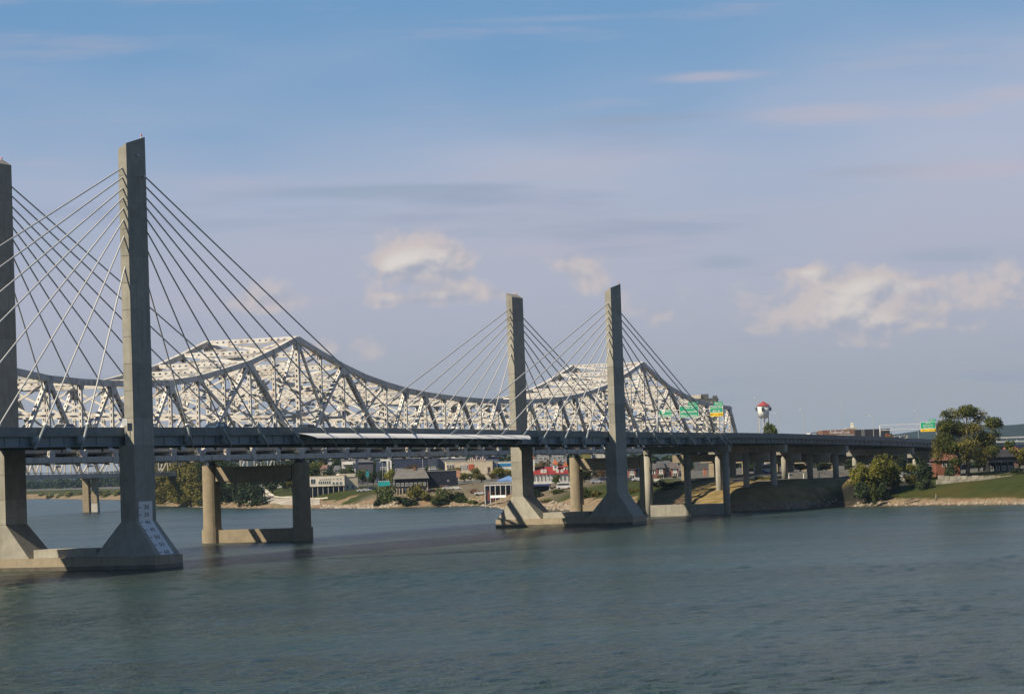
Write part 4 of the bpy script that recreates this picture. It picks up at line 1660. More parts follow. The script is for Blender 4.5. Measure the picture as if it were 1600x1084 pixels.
for q in (0, 234, -234):
    b = MB()
    b.frus((q - 2.2, q + 2.2, .6, 3.6), (q - 1.9, q + 1.9, .9, 3.4), -4, 16.0)
    b.box(q - 2.0, q + 2.0, -.4, FW_ + .4, 16.002, 17.0)
    b.frus((q - 2.2, q + 2.2, 4.9, 8.2), (q - 1.9, q + 1.9, 5.1, 8.0), -4, 16.0)
    o = b.build('stone_pier', M['conc_old'], FB)
    MB().frus((q - 2.3, q + 2.3, .5, 3.7), (q - 2.2, q + 2.2, .6, 3.62), -2, 4.0).build('pale_pier_base', M['pale_conc'], o)

# low far causeway at the river bend
cw = MB()
pa, pb_ = gxy(30, 3350), gxy(172, 3050)
za_, zb_ = zat(30, 771, 3350), zat(172, 764.5, 3050)
cw.hexa([(pa.x, pa.y, za_ - 2), (pb_.x, pb_.y, zb_ - 2), (pb_.x, pb_.y + 12, zb_ - 2), (pa.x, pa.y + 12, za_ - 2), (pa.x, pa.y, za_), (pb_.x, pb_.y, zb_), (pb_.x, pb_.y + 12, zb_), (pa.x, pa.y + 12, za_)])
cw_o = thing('causeway', 'long low pale causeway far off above the river bend on the left', 'bridge', (0, 0, 0))
cw.build('causeway_deck', M['pale_conc'], cw_o)
for k in range(8):
    q = pa.lerp(pb_, (k + .5) / 8)
    zz = za_ + (zb_ - za_) * (k + .5) / 8
    MB().box(q.x - 1.5, q.x + 1.5, q.y + 1, q.y + 10, -2, zz - 2.002).build('causeway_pier', M['conc_mid'], cw_o)

# ================================================================= town
WIN = {}


def window_mesh(w, h, arch=False, mullion=True):
    key = (round(w, 2), round(h, 2), arch)
    if key in WIN:
        return WIN[key]
    b = MB()
    e = min(.12, w * .12)
    d = .07
    b.quad((-w / 2 + e, -.02, e), (w / 2 - e, -.02, e), (w / 2 - e, -.02, h - e), (-w / 2 + e, -.02, h - e), 1)
    for x0, x1, z0, z1 in ((-w / 2, w / 2, 0, e), (-w / 2, w / 2, h - e, h), (-w / 2, -w / 2 + e, e, h - e), (w / 2 - e, w / 2, e, h - e)):
        b.box(x0, x1, -d, .02, z0, z1, 0)
    if mullion and w > .9:
        b.box(-.04, .04, -d + .01, 0, e, h - e, 0)
    me = b.mesh('window')
    me.materials.append(M['white'])
    me.materials.append(M['glass'])
    WIN[key] = me
    return me


class Bld:
    """box building whose front is read off the photograph: px x0..x1, top py, depth Y"""
    def __init__(self, name, label, x0, x1, ytop, Y, depth, col, yaw=0.0, base=None, cat='building', group=None, wall='wall'):
        self.k = Y / F_PX
        pc = gxy((x0 + x1) / 2, Y)
        self.w = (x1 - x0) * self.k / max(.5, math.cos(yaw))
        gl = min(pc.z, ground(pc.x - self.w / 2, Y), ground(pc.x + self.w / 2, Y))
        self.gz = gl if base is None else base
        self.Y, self.xc = Y, (x0 + x1) / 2
        self.h = zat(self.xc, ytop, Y) - self.gz
        self.d = depth
        self.root = thing(name, label, cat, (pc.x, pc.y, self.gz), yaw, group)
        self.wallo = link(wall, MB().box(-self.w / 2, self.w / 2, 0, depth, -2.0, self.h).mesh(wall), self.root, None, col)
        self.wallo.data.materials.append(M['paint'])
        self.col = col

    def sx(self, px):
        return (px - self.xc) * self.k

    def sz(self, px, py):
        return zat(px, py, self.Y) - self.gz

    def flat_roof(self, col=(.3, .3, .3), over=.25, t_=.4):
        o = link('roof', MB().box(-self.w / 2 - over, self.w / 2 + over, -over, self.d + over, self.h + .002, self.h + t_).mesh('roof'), self.root, None, col)
        o.data.materials.append(M['paint'])
        return o

    def hip(self, col, rise, over=.6, inset=.35, name='roof'):
        w, d = self.w / 2 + over, self.d + over
        b = MB()
        r = self.w * inset / 1
        z0, z1 = self.h + .01, self.h + rise
        m_ = self.d / 2
        a = [(-w, -over, z0), (w, -over, z0), (w, d, z0), (-w, d, z0)]
        e0, e1 = (-w + r, m_, z1), (w - r, m_, z1)
        b.quad(a[0], a[1], e1, e0)
        b.quad(a[2], a[3], e0, e1)
        b.tri(a[1], a[2], e1)
        b.tri(a[3], a[0], e0)
        b.quad(a[3], a[2], a[1], a[0])
        o = link(name, b.mesh(name), self.root, None, col)
        o.data.materials.append(M['paint'])
        return o

    def windows(self, n, z, w, h, x0=None, x1=None, side=False):
        me = window_mesh(w, h)
        x0 = -self.w / 2 + .6 + w / 2 if x0 is None else x0
        x1 = self.w / 2 - .6 - w / 2 if x1 is None else x1
        for i in range(n):
            x = x0 + (x1 - x0) * (i / max(1, n - 1) if n > 1 else .5)
            o = link('window', me, self.root, (x, -.03, z))

    def box(self, name, x0, x1, y0, y1, z0, z1, col, parent=None):
        o = link(name, MB().box(x0, x1, y0, y1, z0, z1).mesh(name), parent or self.root, None, col)
        o.data.materials.append(M['paint'])
        return o


def lamp_pole(label, px, Y, py_top, head=True, base=None, group='street lamps'):
    p = gxy(px, Y)
    gz = p.z if base is None else base
    o = thing('street_lamp', label, 'street lamp', (p.x, p.y, gz), 0, group)
    h = zat(px, py_top, Y) - gz
    MB().tube((0, 0, 0), (0, 0, h), .13, .08, 8).build('pole', M['pole'], o, True)
    if head:
        MB().bar((0, 0, h - .05), (-.9, 0, h + .1), .10, .10).build('arm', M['pole'], o)
        MB().box(-1.5, -.6, -.18, .18, h + .05, h + .22).build('lamp_head', M['white'], o)
    return o


def car_proto():
    root = thing('parked_car', 'car', 'car', (0, 0, 0))
    prof = [(-2.15, .35), (2.15, .35), (2.2, .70), (1.2, .92), (.55, 1.42), (-1.1, 1.45), (-1.75, .98), (-2.2, .90)]
    b = MB()
    n = len(prof)
    for s_ in (-.85, .85):
        b.v += [(x, s_ * (1.0 if z < 1 else .84), z) for x, z in prof]
    b.f.append(tuple(range(n)))
    b.f.append(tuple(reversed(range(n, 2 * n))))
    for i in range(n):
        b.f.append((i, n + i, n + (i + 1) % n, (i + 1) % n))
    b.m = [0] * len(b.f)
    body = link('body', b.mesh('body'), root)
    body.data.materials.append(M['car'])
    g = MB()
    for s_ in (-1, 1):
        y = s_ * .80
        g.quad((.95, y * 1.04, .96), (.50, y * .94, 1.36), (-1.05, y * .94, 1.38), (-1.45, y * 1.04, 1.0))
    g.quad((1.17, -.72, .96), (1.17, .72, .96), (.60, .66, 1.40), (.60, -.66, 1.40))
    g.quad((-1.74, -.72, 1.0), (-1.15, -.66, 1.42), (-1.15, .66, 1.42), (-1.74, .72, 1.0))
    g.build('window_glass', M['glass'], root)
    for x in (-1.35, 1.35):
        for y in (-.80, .80):
            MB().tube((x, y - .1, .33), (x, y + .1, .33), .33, n=12).build('wheel', M['tyre'], root)
    return root


CAR0 = car_proto()
CAR_USED = [False]


def car(label, px, Y, col, rz=0.0, z=None, scale=1.0, loc=None, group='parked cars', name=None):
    if loc is None:
        p = gxy(px, Y)
        loc = (p.x, p.y, p.z + .05 if z is None else z)
    if not CAR_USED[0]:
        o = CAR0
        CAR_USED[0] = True
        o['label'], o['group'] = label, group
        o.location, o.rotation_euler, o.scale = loc, (0, 0, rz), (scale,) * 3
    else:
        o = dup(CAR0, label, group, loc, rz, scale)
    for ch in o.children:
        if ch.name.startswith('body'):
            ch.color = (*col, 1)
    return o


# --- white riverside building on stilts
b = Bld('white_pavilion_building', 'long white building on dark stilts above the grassy bank, many small openings', 470, 538, 743.5, 1262, 14, (.74, .68, .58), yaw=0.0)
zb_ = b.sz(505, 759.5)
b.wallo.data = MB().box(-b.w / 2, b.w / 2, 0, 14, zb_, b.h).mesh('wall')
b.wallo.data.materials.append(M['paint'])
b.flat_roof((.42, .30, .25), .1, .15)
b.windows(1, b.sz(489, 756), 2.2, 2.3, b.sx(489), b.sx(489))
b.windows(6, b.sz(505, 756), .75, 1.35, b.sx(498.5), b.sx(515))
b.windows(6, b.sz(505, 750), .55, .60, b.sx(500), b.sx(516))
b.windows(3, b.sz(526, 757.5), 1.2, 1.5, b.sx(521), b.sx(532))
b.windows(3, b.sz(526, 749), .5, .6, b.sx(521), b.sx(532))
for k in range(9):
    x = -b.w / 2 + .4 + k * (b.w - .8) / 8
    b.box('stilt', x - .14, x + .14, .3, .58, -3.5, zb_ - .002, (.5, .47, .42))
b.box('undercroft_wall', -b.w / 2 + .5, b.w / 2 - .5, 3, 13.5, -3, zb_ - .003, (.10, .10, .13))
b2 = Bld('cream_annex_building', 'cream end block with a stepped top joined beside the white stilt building', 538.5, 559, 745, 1268, 12, (.70, .62, .48), yaw=.25)
b2.flat_roof((.5, .44, .36), .15, .2)
b2.box('upper_storey', b2.sx(531), b2.sx(556), 2, 9, b2.h + .21, b2.h + 1.6, (.72, .66, .54))
b2.windows(2, .6, 1.1, 1.8, -1.8, .6)

# --- houses and blocks behind, left of the far pylon
b = Bld('pale_gable_house', 'pale house with a white flat canopy among trees behind the stilt building', 534, 556, 718, 1420, 10, (.48, .47, .46), yaw=-.1)
b.box('balcony', b.sx(536), b.sx(553), -1.4, -.02, b.h - 2.4, b.h - 1.2, (.75, .73, .70))
b.windows(4, 2.0, 1.1, 1.4)
b.hip((.20, .20, .22), 2.2, .5, .3)
b = Bld('dark_gable_house', 'dark grey house with steep roof right of the pale gabled house', 556, 583, 722, 1440, 11, (.12, .12, .15), yaw=.1)
b.hip((.13, .13, .15), 3.2, .5, .34)
b.windows(4, 2.4, 1.2, 1.4)
b = Bld('white_frame_building', 'blue glazed block with a thick white frame behind the teal banner', 588, 612, 717, 1400, 12, (.055, .075, .13))
for z0, z1 in ((b.h * .36, b.h * .47), (b.h - 1.0, b.h - .1)):
    b.box('white_frame', b.sx(595), b.sx(612), -.5, -.02, z0, z1, (.78, .78, .76))
for px in (606, 611):
    b.box('white_frame_post', b.sx(px) - .45, b.sx(px) + .45, -.48, -.03, b.h * .05, b.h - 1.01, (.78, .78, .76))
b.windows(3, b.h * .55, 1.5, 1.6, b.sx(597), b.sx(604))
b.flat_roof((.2, .2, .22))
for x in (597, 603, 609):
    b.box('roof_unit', b.sx(x) - .8, b.sx(x) + .8, 3, 5, b.h + .41, b.h + 1.9, (.62, .62, .62))
b = Bld('navy_long_building', 'long low navy building with white roof boxes behind the grey hipped roof', 616, 668, 716.5, 1430, 16, (.040, .052, .10))
b.flat_roof((.16, .17, .2))
b.windows(9, b.h * .45, 1.6, 1.5)
b.box('roof_unit', b.sx(643), b.sx(653), 3, 8, b.h + .41, b.h + 2.2, (.74, .70, .60))
b.box('roof_unit', b.sx(653.5), b.sx(664), 3, 8, b.h + .41, b.h + 2.0, (.36, .34, .33))
b.box('roof_unit', b.sx(627), b.sx(637), 4, 8, b.h + .41, b.h + 1.6, (.30, .30, .34))
b = Bld('slate_blue_building', 'slate blue flat block joined to the right of the navy building', 668.5, 683, 714.5, 1425, 14, (.07, .085, .12))
b.flat_roof((.18, .18, .2))
b.windows(3, b.h * .5, 1.0, 1.4)
b = Bld('grey_office_building', 'grey office with white pillar and pale roof rail behind the cream warehouse', 684, 728, 716, 1440, 16, (.22, .22, .25))
b.flat_roof((.7, .7, .7), .3, .35)
b.windows(8, b.h * .42, 1.7, 1.3)
b.windows(8, b.h * .70, 1.7, 1.3)
b.box('white_pillar', b.sx(684), b.sx(685.6), -.6, -.04, -1, b.h, (.80, .80, .78))
b.box('roof_unit', b.sx(706), b.sx(713), 3, 6, b.h + .36, b.h + 1.8, (.75, .75, .75))
b = Bld('cream_warehouse', 'cream flat-roofed warehouse with an orange red panel and dark doorway', 698, 770, 721, 1330, 20, (.66, .57, .43), yaw=.06)
b.flat_roof((.62, .56, .46), .1, .3)
b.box('orange_panel', b.sx(732), b.sx(741), -.16, -.02, b.sz(736, 734), b.sz(736, 725), (.50, .13, .07))
b.windows(5, b.sz(724, 733), 1.1, 2.0, b.sx(721), b.sx(730))
b.windows(3, b.sz(705, 731), 1.2, 1.6, b.sx(700), b.sx(708))
b.box('doorway', b.sx(762), b.sx(766), -.10, -.02, b.sz(764, 737), b.sz(764, 729.5), (.10, .07, .06))
b.box('side_tower', b.sx(770.2), b.sx(777), 1, 14, -1, b.sz(773, 719), (.24, .27, .31))
for k in range(9):
    x = b.sx(733 + k * 3.2)
    b.box('roof_unit', x - .3, x + .3, 3, 3.6, b.h + .31, b.h + 1.0 + (k * 37 % 5) * .35, (.55, .45, .40))
b = Bld('blue_white_building', 'low building with white fascia above a bright blue band, left of the far pylon', 777.5, 802, 721, 1345, 12, (.72, .72, .70))
b.box('blue_band', b.sx(778), b.sx(802), -.15, -.02, b.sz(790, 728), b.sz(790, 723.5), (.04, .25, .50))
b.flat_roof((.5, .5, .5), .1, .2)
b = Bld('blue_shed', 'dark blue roofed shed high behind the cream warehouse', 735, 780, 714, 1500, 12, (.08, .09, .16))
b.hip((.06, .07, .13), 1.6)
b.windows(6, b.h * .5, 1.2, 1.2)

# --- restaurants on the bank
b = Bld('hip_roof_restaurant', 'dark restaurant with a broad grey hipped roof above the riverside bushes', 617, 667, 747.5, 1165, 13, (.030, .028, .035), yaw=.05)
b.hip((.17, .165, .16), 4.0, .9, .14)
b.box('lower_deck', -b.w / 2, b.w / 2, -2.8, -.02, -1.5, b.h * .40, (.11, .105, .115))
for k, px in enumerate((619, 623, 628, 637, 660, 667)):
    b.box('cream_column', b.sx(px) - .22, b.sx(px) + .22, -3.3, -2.9, -2.2, b.h * .42, (.52, .44, .33))
b.windows(7, b.h * .55, 1.2, 1.3)
b.box('chimney', b.sx(648) - .5, b.sx(648) + .5, 5, 6, b.h + 2.5, b.h + 4.6, (.30, .16, .10))
b = Bld('navy_box_restaurant', 'plain navy block with a flat roof right of the grey hipped roof', 668, 714, 735.5, 1172, 15, (.018, .022, .040))
b.flat_roof((.33, .33, .34), .15, .25)
b.box('brown_base', b.sx(669), b.sx(700), -.3, -.02, -1.5, b.h * .16, (.10, .075, .07))
b.box('tan_end_panel', b.sx(713), b.sx(719), -.4, 2, b.h * .58, b.h + .1, (.50, .27, .19))
b.windows(1, b.h * .35, .7, .7, b.sx(700), b.sx(700))
b.box('roof_rail', b.sx(668), b.sx(684), 4, 4.2, b.h + .9, b.h + 1.05, (.75, .75, .75))
b.box('roof_mast', b.sx(670.5) - .12, b.sx(670.5) + .12, 3, 3.25, b.h + .26, b.h + 2.0, (.8, .8, .8))

# red-roofed restaurant
b = Bld('red_roof_restaurant', 'white riverside restaurant with bright red roof and orange turret caps', 818, 887, 741, 1000, 13, (.62, .61, .60), yaw=.0)
zl_ = b.sz(840, 755)
b.wallo.data = MB().box(-b.w / 2, b.w / 2, 0, 13, zl_, b.h).mesh('wall')
b.wallo.data.materials.append(M['paint'])
b.hip((.27, .038, .036), b.sz(850, 729) - b.h, .5, .06)
b.windows(11, b.sz(840, 752.5), 1.0, 2.0)
b.box('veranda_floor', b.sx(818), b.sx(861), -2.2, -.03, zl_ - .2, zl_ + .15, (.75, .75, .75))
for k in range(8):
    x = b.sx(820 + k * 5.6)
    b.box('veranda_post', x - .09, x + .09, -2.1, -1.92, zl_ + .16, b.h - .2, (.78, .78, .76))
for px in (829, 858, 874):
    b.box('stilt', b.sx(px) - .25, b.sx(px) + .25, -1.8, -1.3, -3, zl_ - .21, (.66, .64, .60))
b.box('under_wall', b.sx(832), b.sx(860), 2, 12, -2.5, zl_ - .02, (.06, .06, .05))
b.box('blue_tarpaulin', b.sx(830), b.sx(858), -2.35, -2.24, zl_ - .9, zl_ - .21, (.06, .07, .20))
for px, zt_, w_ in ((831, 707, 2.0), (868, 716.5, 1.7), (884, 720, 1.4)):
    x = b.sx(px)
    zt2 = b.sz(px, zt_)
    zc_ = zt2 - 2.0
    t_o = b.box('turret', x - w_ / 2, x + w_ / 2, 3, 3 + w_, b.h, zc_, (.74, .73, .71))
    c = MB()
    q = [(x - w_ / 2 - .25, 2.75, zc_ + .01), (x + w_ / 2 + .25, 2.75, zc_ + .01), (x + w_ / 2 + .25, 3.25 + w_, zc_ + .01), (x - w_ / 2 - .25, 3.25 + w_, zc_ + .01)]
    tp = (x, 3 + w_ / 2, zt2)
    for i in range(4):
        c.tri(q[i], q[(i + 1) % 4], tp)
    c.quad(q[3], q[2], q[1], q[0])
    co = link('turret_cap', c.mesh('turret_cap'), t_o, None, (.42, .12, .05))
    co.data.materials.append(M['paint'])
    link('window', window_mesh(.8, .9), t_o, (x, 2.97, zc_ - 1.3))
for px in (847, 852, 871, 878):
    x = b.sx(px)
    z0 = b.sz(px, 739)
    dm = MB()
    dm.hexa([(x - .5, .9, z0), (x + .5, .9, z0), (x + .5, 3, z0), (x - .5, 3, z0), (x - .5, .9, z0 + 1.0), (x + .5, .9, z0 + 1.0), (x + .5, 3, z0 + 1.0), (x - .5, 3, z0 + 1.0)])
    dm.tri((x - .62, .82, z0 + 1.0), (x + .62, .82, z0 + 1.0), (x, .82, z0 + 1.6))
    do = link('dormer', dm.mesh('dormer'), b.root, None, (.76, .75, .73))
    do.data.materials.append(M['paint'])

b = Bld('grey_apartment_building', 'grey apartment building with rows of dark windows above the red roof', 826, 886, 704, 1260, 14, (.30, .31, .34))
b.flat_roof((.26, .26, .28))
for r_ in range(3):
    b.windows(8, b.h * (.50 + .17 * r_), 1.3, 1.4)
b = Bld('ochre_building', 'small ochre green building between the grey apartments and the nearest far pylon', 904, 923, 706, 1230, 10, (.22, .21, .07))
b.flat_roof((.45, .40, .22))
b.windows(2, b.h * .3, 1.0, 1.2)
b = Bld('slim_white_building', 'slim white and blue building against the left side of the right far pylon', 925, 946, 707, 1240, 10, (.58, .56, .54))
b.flat_roof((.4, .4, .4))
b.windows(4, b.h * .62, 1.0, 1.6)
b.windows(4, b.h * .3, 1.0, 1.6)

# white pavilion with blue tent
b = Bld('white_deck_pavilion', 'white open two-level deck pavilion left of the far pylon', 756, 806, 757, 1085, 9, (.3, .3, .3))
b.wallo.data = MB().box(-b.w / 2 + .3, b.w / 2 - .3, 3, 8.5, -2, b.h - .3).mesh('wall')
b.wallo.data.materials.append(M['glass'])
b.box('deck_floor', -b.w / 2, b.w / 2, 0, 9, b.h - .28, b.h, (.72, .72, .72))
for k in range(7):
    x = -b.w / 2 + .15 + k * (b.w - .3) / 6
    b.box('deck_post', x - .13, x + .13, 0, .26, -3, b.h - .29, (.74, .74, .73))
for k in range(24):
    x = -b.w / 2 + .1 + k * (b.w - .2) / 23
    b.box('baluster', x - .035, x + .035, .02, .09, b.h + .01, b.h + .95, (.70, .72, .72))
b.box('hand_rail', -b.w / 2, b.w / 2, 0, .12, b.h + .96, b.h + 1.06, (.76, .76, .75))
for px in (762, 769, 779, 787, 795):
    b.box('red_banner', b.sx(px) - .35, b.sx(px) + .35, 2.6, 2.7, b.h * .25, b.h * .70, (.26, .07, .06))
ct = thing('blue_canopy', 'blue peaked tent canopy on the white deck beside the far pylon', 'canopy', (b.root.location.x, b.root.location.y, b.root.location.z + b.h))
x0, x1 = b.sx(776), b.sx(806)
zc0, zc1 = b.sz(790, 750) - b.h, b.sz(790, 743) - b.h
c = MB()
q = [(x0, 1, zc0), (x1, 1, zc0), (x1, 8, zc0), (x0, 8, zc0)]
tp = ((x0 + x1) / 2 + 1, 4.5, zc1)
for i in range(4):
    c.tri(q[i], q[(i + 1) % 4], tp)
c.box(x0 + .01, x1 - .01, 1.0, 1.05, zc0 - .6, zc0 - .005)
co = link('canopy_cloth', c.mesh('canopy_cloth'), ct, None, (.16, .28, .56))
co.data.materials.append(M['paint'])
for x in (x0 + .2, x1 - .2):
    for y in (1.2, 7.8):
        MB().tube((x, y, .02), (x, y, zc0), .07, n=6).build('canopy_pole', M['galv'], ct)

# white awning at the water's edge
p = gxy(777, 1042)
aw = thing('white_awning', 'flat white awning on thin poles low on the bank beside the far pylon', 'awning', (p.x, p.y, p.z))
w_ = 24 * 1042 / F_PX / 2
zt_ = zat(777, 773.5, 1042) - p.z
zb2 = zat(777, 777.5, 1042) - p.z
c = MB().hexa([(-w_, -.5, zb2), (w_, -.5, zb2), (w_, 3, zt_ - .12), (-w_, 3, zt_ - .12), (-w_, -.5, zb2 + .1), (w_, -.5, zb2 + .1), (w_, 3, zt_), (-w_, 3, zt_)])
c.build('awning_sheet', M['white'], aw)
for x in (-w_ + .1, -w_ / 3, w_ / 3, w_ - .1):
    MB().tube((x, -.3, -2), (x, -.3, zb2 + .03), .06, n=6).build('awning_pole', M['galv'], aw)

# teal banner, teal tent, market umbrella
p = gxy(573.5, 1210)
o = thing('banner_pole', 'tall pole with a slim teal banner beside the parked cars', 'banner', p)
h = zat(573.5, 735, 1210) - p.z
MB().tube((0, 0, 0), (0, 0, h), .09, n=8).build('pole', M['dark'], o)
bn = link('banner_cloth', MB().box(-.45, .75, -.03, .03, h - 2.7, h - .2).mesh('banner_cloth'), o, None, (.02, .30, .38))
bn.data.materials.append(M['paint'])
p = gxy(600, 1175)
o = thing('teal_awning', 'teal fabric awning with white scalloped edge left of the hipped roof', 'awning', p)
zt_ = zat(600, 752, 1175) - p.z
aw_ = link('awning_cloth', MB().hexa([(-2.6, -1.5, zt_ - 1.9), (2.3, -1.5, zt_ - 1.9), (2.3, 1.5, zt_ - .2), (-2.6, 1.5, zt_ - .2), (-2.6, -1.5, zt_ - 1.8), (2.3, -1.5, zt_ - 1.8), (2.3, 1.5, zt_), (-2.6, 1.5, zt_)]).mesh('awning_cloth'), o, None, (.01, .20, .21))
aw_.data.materials.append(M['paint'])
for k in range(6):
    MB().box(-2.5 + k * .82, -2.1 + k * .82, 1.52, 1.58, zt_ - .15, zt_ + .3).build('white_scallop', M['white'], o)
for x in (-2.5, 2.2):
    MB().tube((x, -1.4, -.5), (x, -1.4, zt_ - 1.9), .06, n=6).build('awning_pole', M['galv'], o)

# --- right of the far pylon: town front seen between the piers
def terrace(label, x0, x1, yt, Y, col, roofc, n, rise=2.4, name='town_house', ins=.2):
    b_ = Bld(name, label, x0, x1, yt, Y, 9, col)
    b_.hip(roofc, rise, .4, ins)
    b_.windows(n, b_.h * .55, .9, 1.3)
    b_.windows(n, b_.h * .15, .9, 1.4)
    b_.box('porch', -b_.w / 2 + .3, b_.w / 2 - .3, -1.6, -.02, b_.h * .42, b_.h * .46, (.7, .69, .66))
    for k_ in range(3):
        xx = -b_.w / 2 + .5 + k_ * (b_.w - 1) / 2
        b_.box('porch_post', xx - .1, xx + .1, -1.5, -1.3, -1, b_.h * .42 - .002, (.74, .73, .70))
    return b_


terrace('brick house with white trim just right of the far right pylon', 981, 993, 733, 985, (.28, .12, .09), (.15, .14, .14), 3)
terrace('tan house with white window rows beside the round bridge column', 993.5, 1004, 735, 990, (.40, .33, .24), (.18, .16, .15), 3)
terrace('dark brick house with white porch left of the striped bridge cap', 1027, 1038, 731, 975, (.17, .08, .07), (.10, .10, .11), 3)
terrace('grey clapboard house with tall white porch between two brick houses', 1038.5, 1048, 730, 978, (.36, .36, .38), (.11, .11, .12), 2)
terrace('red brick house with white columns nearest the square bridge cap', 1048.5, 1060, 732, 974, (.30, .13, .10), (.14, .12, .12), 3)
b = Bld('small_brick_kiosk', 'small brick kiosk on the grass behind the bridge piers', 1099, 1104, 732, 985, 3, (.42, .20, .15))
b.flat_roof((.35, .2, .16), .2, .2)
p = gxy(1025, 900)
o = thing('notice_board', 'blank white notice board standing on the bank beside the bridge column', 'sign', p)
z0, z1 = zat(1025, 757.5, 900) - p.z, zat(1025, 748, 900) - p.z
MB().box(-.85, .85, -.05, .05, z0, z1).build('board', M['white'], o)
for x in (-.7, .7):
    MB().box(x - .06, x + .06, .052, .15, -1, z1).build('board_post', M['wood'], o)

# --- skyline behind the truss and the approach
b = Bld('grey_tower_block', 'plain dark grey tower block rising behind the truss portal', 1085, 1124.5, 623, 1480, 18, (.105, .110, .115), yaw=-.1)
b.flat_roof((.13, .13, .13), .1, .3)
b.box('cream_penthouse', b.sx(1083), b.sx(1099), 1, 8, b.h + .31, b.h + 2.2, (.62, .57, .46))
b.box('dark_penthouse', b.sx(1099.2), b.sx(1110), 2, 9, b.h + .31, b.h + 2.6, (.11, .115, .12))
b.box('roof_unit', b.sx(1117), b.sx(1124), 2, 9, b.h + .31, b.h + 1.6, (.10, .10, .11))
for r_ in range(10):
    b.windows(6, b.h - 3.2 - r_ * 3.1, 1.0, 1.5)
b = Bld('brick_factory', 'long low red brick factory with white lettering on its wall', 1287, 1337, 672, 1560, 30, (.23, .125, .095))
b.flat_roof((.40, .26, .20), .1, .3)
for i, (wd, px) in enumerate((('East', 1303.5), ('Seneca', 1314), ('Tank', 1322.8))):
    text('lettering', wd, 2.3, M['white'], b.root, frame(Vector((b.sx(px), -.06, b.sz(px, 675.2))), (1, 0, 0), (0, -1, 0)), .02)
b.windows(14, b.sz(1310, 684), 1.2, 1.6)
b = Bld('cupola_building', 'cream building with a slim white cupola behind the brick factory', 1325, 1341, 669, 1640, 12, (.62, .58, .46))
b.flat_roof((.66, .63, .54), .2, .3)
b.windows(5, b.h - 2.2, 1.0, 1.3)
x = b.sx(1335)
cu = b.box('cupola', x - .8, x + .8, 4, 5.6, b.h + .31, b.sz(1335, 662), (.74, .72, .62))
c = MB()
zc_ = b.sz(1335, 662)
for i in range(4):
    q = [(x - .9, 3.9, zc_), (x + .9, 3.9, zc_), (x + .9, 5.7, zc_), (x - .9, 5.7, zc_)]
    c.tri(q[i], q[(i + 1) % 4], (x, 4.8, b.sz(1335, 659.5)))
co = link('cupola_cap', c.mesh('cupola_cap'), cu, None, (.74, .72, .62))
co.data.materials.append(M['paint'])
b = Bld('dark_warehouse', 'dark flat warehouse right of the brick factory above the deck edge', 1338, 1392, 671, 1600, 25, (.035, .035, .045))
b.flat_roof((.06, .06, .07), .1, .3)
b.box('orange_stack', b.sx(1385), b.sx(1388), -.3, -.02, b.sz(1386, 684), b.sz(1386, 677), (.35, .13, .05))
b.box('orange_stack', b.sx(1389.5), b.sx(1391), -.3, -.02, b.sz(1386, 684), b.sz(1386, 678), (.40, .16, .06))

# water tower
p = gxy(1196, 1260)
k = 1260 / F_PX
wt_o = thing('water_tower', 'white water tower with a red cone roof standing above the deck', 'water tower', p)
zr, ze, zbm = [zat(1196, y, 1260) - p.z for y in (626.5, 634, 652)]
R_ = 10 * k
MB().tube((0, 0, zbm), (0, 0, ze), R_ * .78, R_, 20).build('tank', M['white'], wt_o, True)
MB().tube((0, 0, ze + .02), (0, 0, zr), R_ * 1.12, .05, 20).build('cone_roof', M['red'], wt_o)
MB().tube((0, 0, zbm - .7), (0, 0, zbm - .01), .6, R_ * .70, 20).build('tank_bottom', M['white'], wt_o)
for i in range(6):
    a_ = i * math.pi / 3 + .3
    MB().tube((math.cos(a_) * R_ * 1.0, math.sin(a_) * R_ * 1.0, -2), (math.cos(a_) * R_ * .8, math.sin(a_) * R_ * .8, zbm), .16, n=6).build('leg', M['galv'], wt_o)
MB().tube((0, 0, -2), (0, 0, zbm - 1.2), .3, n=8).build('riser_pipe', M['galv'], wt_o)
for a_ in (0, 1.7, 3.14, 4.5):
    c_, s_ = math.cos(a_), math.sin(a_)
    MB().box(c_ * R_ * 1.05 - .5, c_ * R_ * 1.05 + .5, s_ * R_ * 1.05 - .5, s_ * R_ * 1.05 + .5, ze - 2.2, ze - .6).build('antenna_box', M['dark'], wt_o)
MB().tube((-R_ * .9, 0, ze), (-R_ * .9, 0, zr + 2.2), .05, n=5).build('antenna_mast', M['galv'], wt_o)

plant('green', 'skyline_tree', 'round green tree rising above the deck right of the water tower', 1211, 1180, 660.5, 36)
plant('brown', 'skyline_tree', 'rust coloured tree at the end of the dark warehouse', 1397, 1500, 675, 16)

# street lamps beyond the deck
for px, py, Y, lab in ((1258, 640, 1050, 'slim lamp pole right of the water tower tree'), (1366.5, 650, 1000, 'lamp pole between dark warehouse and sign gantry'),
                       (1436.5, 642, 1050, 'tall lamp pole just left of the green and yellow sign'), (1186.5, 621, 1100, 'lamp pole close to the left of the water tower'),
                       (1218, 646, 1000, 'short lamp pole in front of the tree beside the water tower')):
    lamp_pole(lab, px, Y, py)
lamp_pole('tallest bare mast rising behind the brick factory lettering', 1317, 1300, 629, head=False, group='bare masts')
lamp_pole('thin mast behind the arched sign frame', 1274, 1350, 648, head=False, group='bare masts')
for px in (1348.5, 1351.5):
    lamp_pole(('left' if px < 1350 else 'right') + ' post of the close pale pair in front of the dark warehouse', px, 1150, 668.5 if px < 1350 else 668.0, head=False, group='pale post pair')

